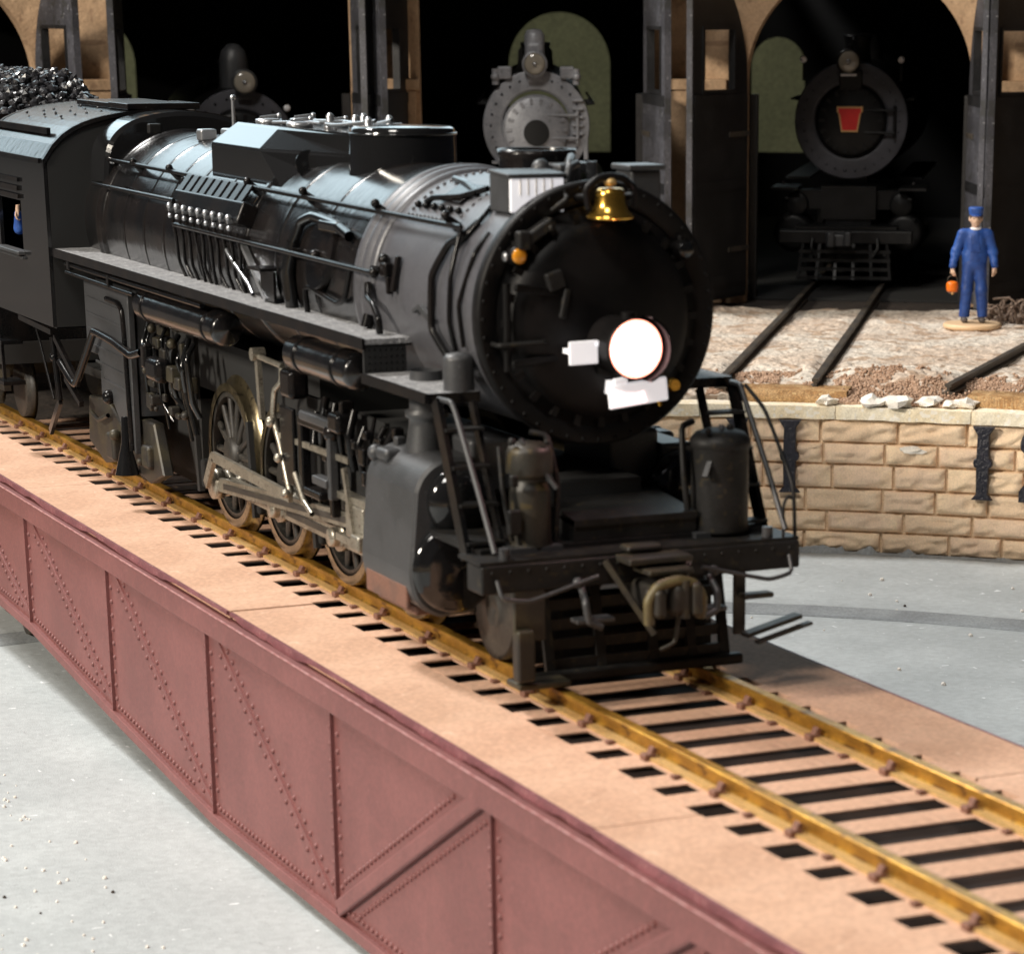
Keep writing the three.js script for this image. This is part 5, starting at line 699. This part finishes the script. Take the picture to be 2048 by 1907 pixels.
function worker() {
  const sR = [-.205, 1.375, 0], eR = [-.30, 1.10, -.01], wR = [-.345, .865, .05], sL = [.205, 1.375, 0], eL = [.29, 1.10, -.03], wL = [.315, .87, .05];
  const head = [[[0, 1.60, .005], [0, 1.665, -.005], .088, .096], [[0, 1.555, .03], [0, 1.60, .03], .055, .07], [[0, 1.44, -.01], [0, 1.56, 0], .062, .058], [[0, 1.605, .095], [0, 1.585, .112], .014, .018], [[-.095, 1.62, -.005], [-.097, 1.585, 0], .018, .014], [[.095, 1.62, -.005], [.097, 1.585, 0], .018, .014], [[-.025, 1.555, .088], [.025, 1.555, .088], .012, .012], [[0, 1.52, .07], [0, 1.53, .07], .022, .022]];
  const core = [[[0, 1.0, 0], [0, 1.33, 0], .09, .095], [[-.15, 1.36, 0], [.15, 1.36, 0], .06, .06], [sR, eR, .055, .045], [eR, wR, .042, .030], [sL, eL, .055, .045], [eL, wL, .042, .030], [[-.09, .95, 0], [-.12, .5, .01], .085, .06], [[-.12, .5, .01], [-.13, .09, 0], .058, .042], [[.09, .95, 0], [.13, .5, .01], .085, .06], [[.13, .5, .01], [.15, .09, 0], .058, .042]];
  const jacket = [[[0, .98, 0], [0, 1.30, -.005], .165, .175, .78], [[-.13, 1.375, -.005], [.13, 1.375, -.005], .082, .082], [[-.09, .80, -.01], [-.10, 1.05, 0], .10, .10, .9], [[.09, .80, -.01], [.10, 1.05, 0], .10, .10, .9], [sR, eR, .082, .072], [eR, [wR[0], wR[1] + .03, wR[2]], .070, .058], [sL, eL, .082, .072], [eL, [wL[0], wL[1] + .03, wL[2]], .070, .058]];
  const trousers = [[[0, .93, 0], [0, 1.0, 0], .145, .15, .85], [[-.085, .90, 0], [-.115, .5, .015], .108, .088], [[-.115, .5, .015], [-.135, .10, .0], .088, .085], [[.085, .90, 0], [.125, .5, .015], .108, .088], [[.125, .5, .015], [.155, .10, .0], .088, .085]];
  return { sR, wR, wL, head, core, jacket, trousers };
}
function finish(P, w, hands, lo) {
  const body = surface(field([...w.core, ...w.head], .03), [0, .9, 0], 1.0, lo ? 44 : 66), headG = surface(field(w.head, .018), [0, 1.58, 0], .17, lo ? 24 : 40);
  const hg = hands.map(([p, s, c]) => surface(field([[[p[0], p[1] + .06, p[2] - .01], p, .032, .030], ...handBones(p, s, c)], .010), [p[0], p[1] - .06, p[2] + .01], .15, lo ? 30 : 46));
  mesh('body', [body, headG, ...hg], M.skin, P);
  mesh('jacket', [surface((p) => { const d = field(w.jacket, .05)(p), open = Math.abs(p[0] - .0) - .055 - .03 * (1.4 - p[1]); const fold = .010 * (fbm(p[0] * 14 + 5, p[1] * 22, 401) - .5) + .004 * Math.sin(p[1] * 60 + p[0] * 40) * sm(.2, .3, Math.abs(p[0])) * (p[1] < 1.15 ? 1 : .2); return Math.max(d + fold, p[2] > .06 && p[1] < 1.40 ? -open : -9, .78 - p[1]); }, [0, 1.1, 0], .62, lo ? 44 : 66)], M.denim, P);
  mesh('overalls', [surface((p) => Math.max(field(w.trousers, .05)(p) + .014 * (fbm(p[0] * 9 + 3, p[1] * 13 + p[2] * 4, 402) - .5), .085 - p[1]), [0, .55, 0], .62, lo ? 30 : 58), surface(field([[[0, 1.0, .01], [0, 1.33, .01], .155, .145, .80], [[0, 1.36, .0], [0, 1.43, -.005], .10, .075]], .03), [0, 1.2, 0], .40, 40), TR(box(.13, .10, .015, 0, 0, 0), 0, 1.17, .125, -.06, 0, 0), rbox(.16, .03, .012, 0, 1.12, .134, .004), sph(.009, -.05, 1.235, .13), sph(.009, .05, 1.235, .13)], M.denim2, P);
  mesh('collar', [tor(.072, .022, 0, 1.455, .0, 'y', 20)], M.white, P);
  const cap = mesh('cap', [latheY([[.106, 0], [.11, .03], [.118, .075], [.122, .10], [.10, .118], [.001, .125]], 0, 1.675, -.005, 24), TR(new THREE.CylinderGeometry(.085, .09, .014, 20, 1, false, -1.5, 3.0), 0, 1.678, .055, .18, 0, 0)], M.denim, P);
  for (const s of [-1, 1]) mesh('shoe', [rbox(.10, .09, .25, s * .14, .05, .045, .04)], M.shoe, P);
  mesh('hair', [latheY([[.098, -.06], [.103, -.02], [.104, .02]], 0, 1.66, -.012, 20, 0)], M.shoe, P);
  mesh('eye', [sph(.011, -.035, 1.617, .091), sph(.011, .035, 1.617, .091)], M.gasket, P);
}
{
  const q = [18.85, .0, -25.05], az = Math.atan2(camera.position.x - q[0], camera.position.z - q[2]) + .10;
  const P = thing('person', 'person in blue overalls, jacket and cap holding an orange lantern on a round base', 'person', [q[0], .02, q[2]], az);
  const w = worker();
  finish(P, w, [[w.wR, -1, 1], [w.wL, 1, .7]]);
  const k = 1.20; P.scale.setScalar(k); for (const c of P.children) c.position.y = .10;
  mesh('figure_base', [latheY([[.001, 0], [.44, 0], [.47, .03], [.465, .07], [.44, .092], [.001, .10]], 0, .005, 0, 44)], M.base, P);
  // lantern hanging from the right hand
  const lx = q[0] + k * (w.wR[0] * Math.cos(az) + (w.wR[2] + .01) * Math.sin(az)), lz = q[2] + k * (-w.wR[0] * Math.sin(az) + (w.wR[2] + .01) * Math.cos(az)), ly = .02 + k * (.10 + w.wR[1] - .13);
  const Ln = thing('lantern', 'orange lantern hanging from the right hand of the worker', 'lantern', [lx, ly - .30, lz], az);
  mesh('lamp_body', [latheY([[.001, 0], [.09, 0], [.10, .02], [.115, .05], [.115, .15], [.10, .18], [.05, .20], [.001, .205]], 0, 0, 0, 28)], M.orange, Ln);
  mesh('lamp_bottom', [latheY([[.001, -.03], [.06, -.03], [.085, -.005], [.085, .0]], 0, 0, 0, 24)], M.shoe, Ln); mesh('burner', [sph(.03, 0, -.02, .07)], M.gold, Ln);
  mesh('handle', [tube([[-.09, .17, 0], [-.085, .26, 0], [-.03, .30, 0], [.03, .30, 0], [.085, .26, 0], [.09, .17, 0]], .009, 22, 6)], M.oldRail, Ln);
}
{
  const P = thing('person', 'person in blue work clothes leaning at the cab window of the black locomotive', 'person', [-1.18, 2.01, -16.3], -1.1);
  const w = worker(), up = [-.02, 1.30, .32], hand = [.0, 1.50, .34];
  w.core[2] = [[-.2, 1.36, 0], [-.16, 1.15, .24], .055, .045]; w.core[3] = [[-.16, 1.15, .24], [-.10, 1.42, .30], .042, .03]; w.wR = [-.10, 1.42, .30];
  w.jacket[4] = [[-.2, 1.36, 0], [-.16, 1.15, .24], .08, .072]; w.jacket[5] = [[-.16, 1.15, .24], [-.11, 1.36, .29], .07, .056];
  finish(P, w, [[w.wR, -1, .6], [w.wL, 1, .8]], true); P.scale.setScalar(.92);
}
renderer.render(scene, camera);
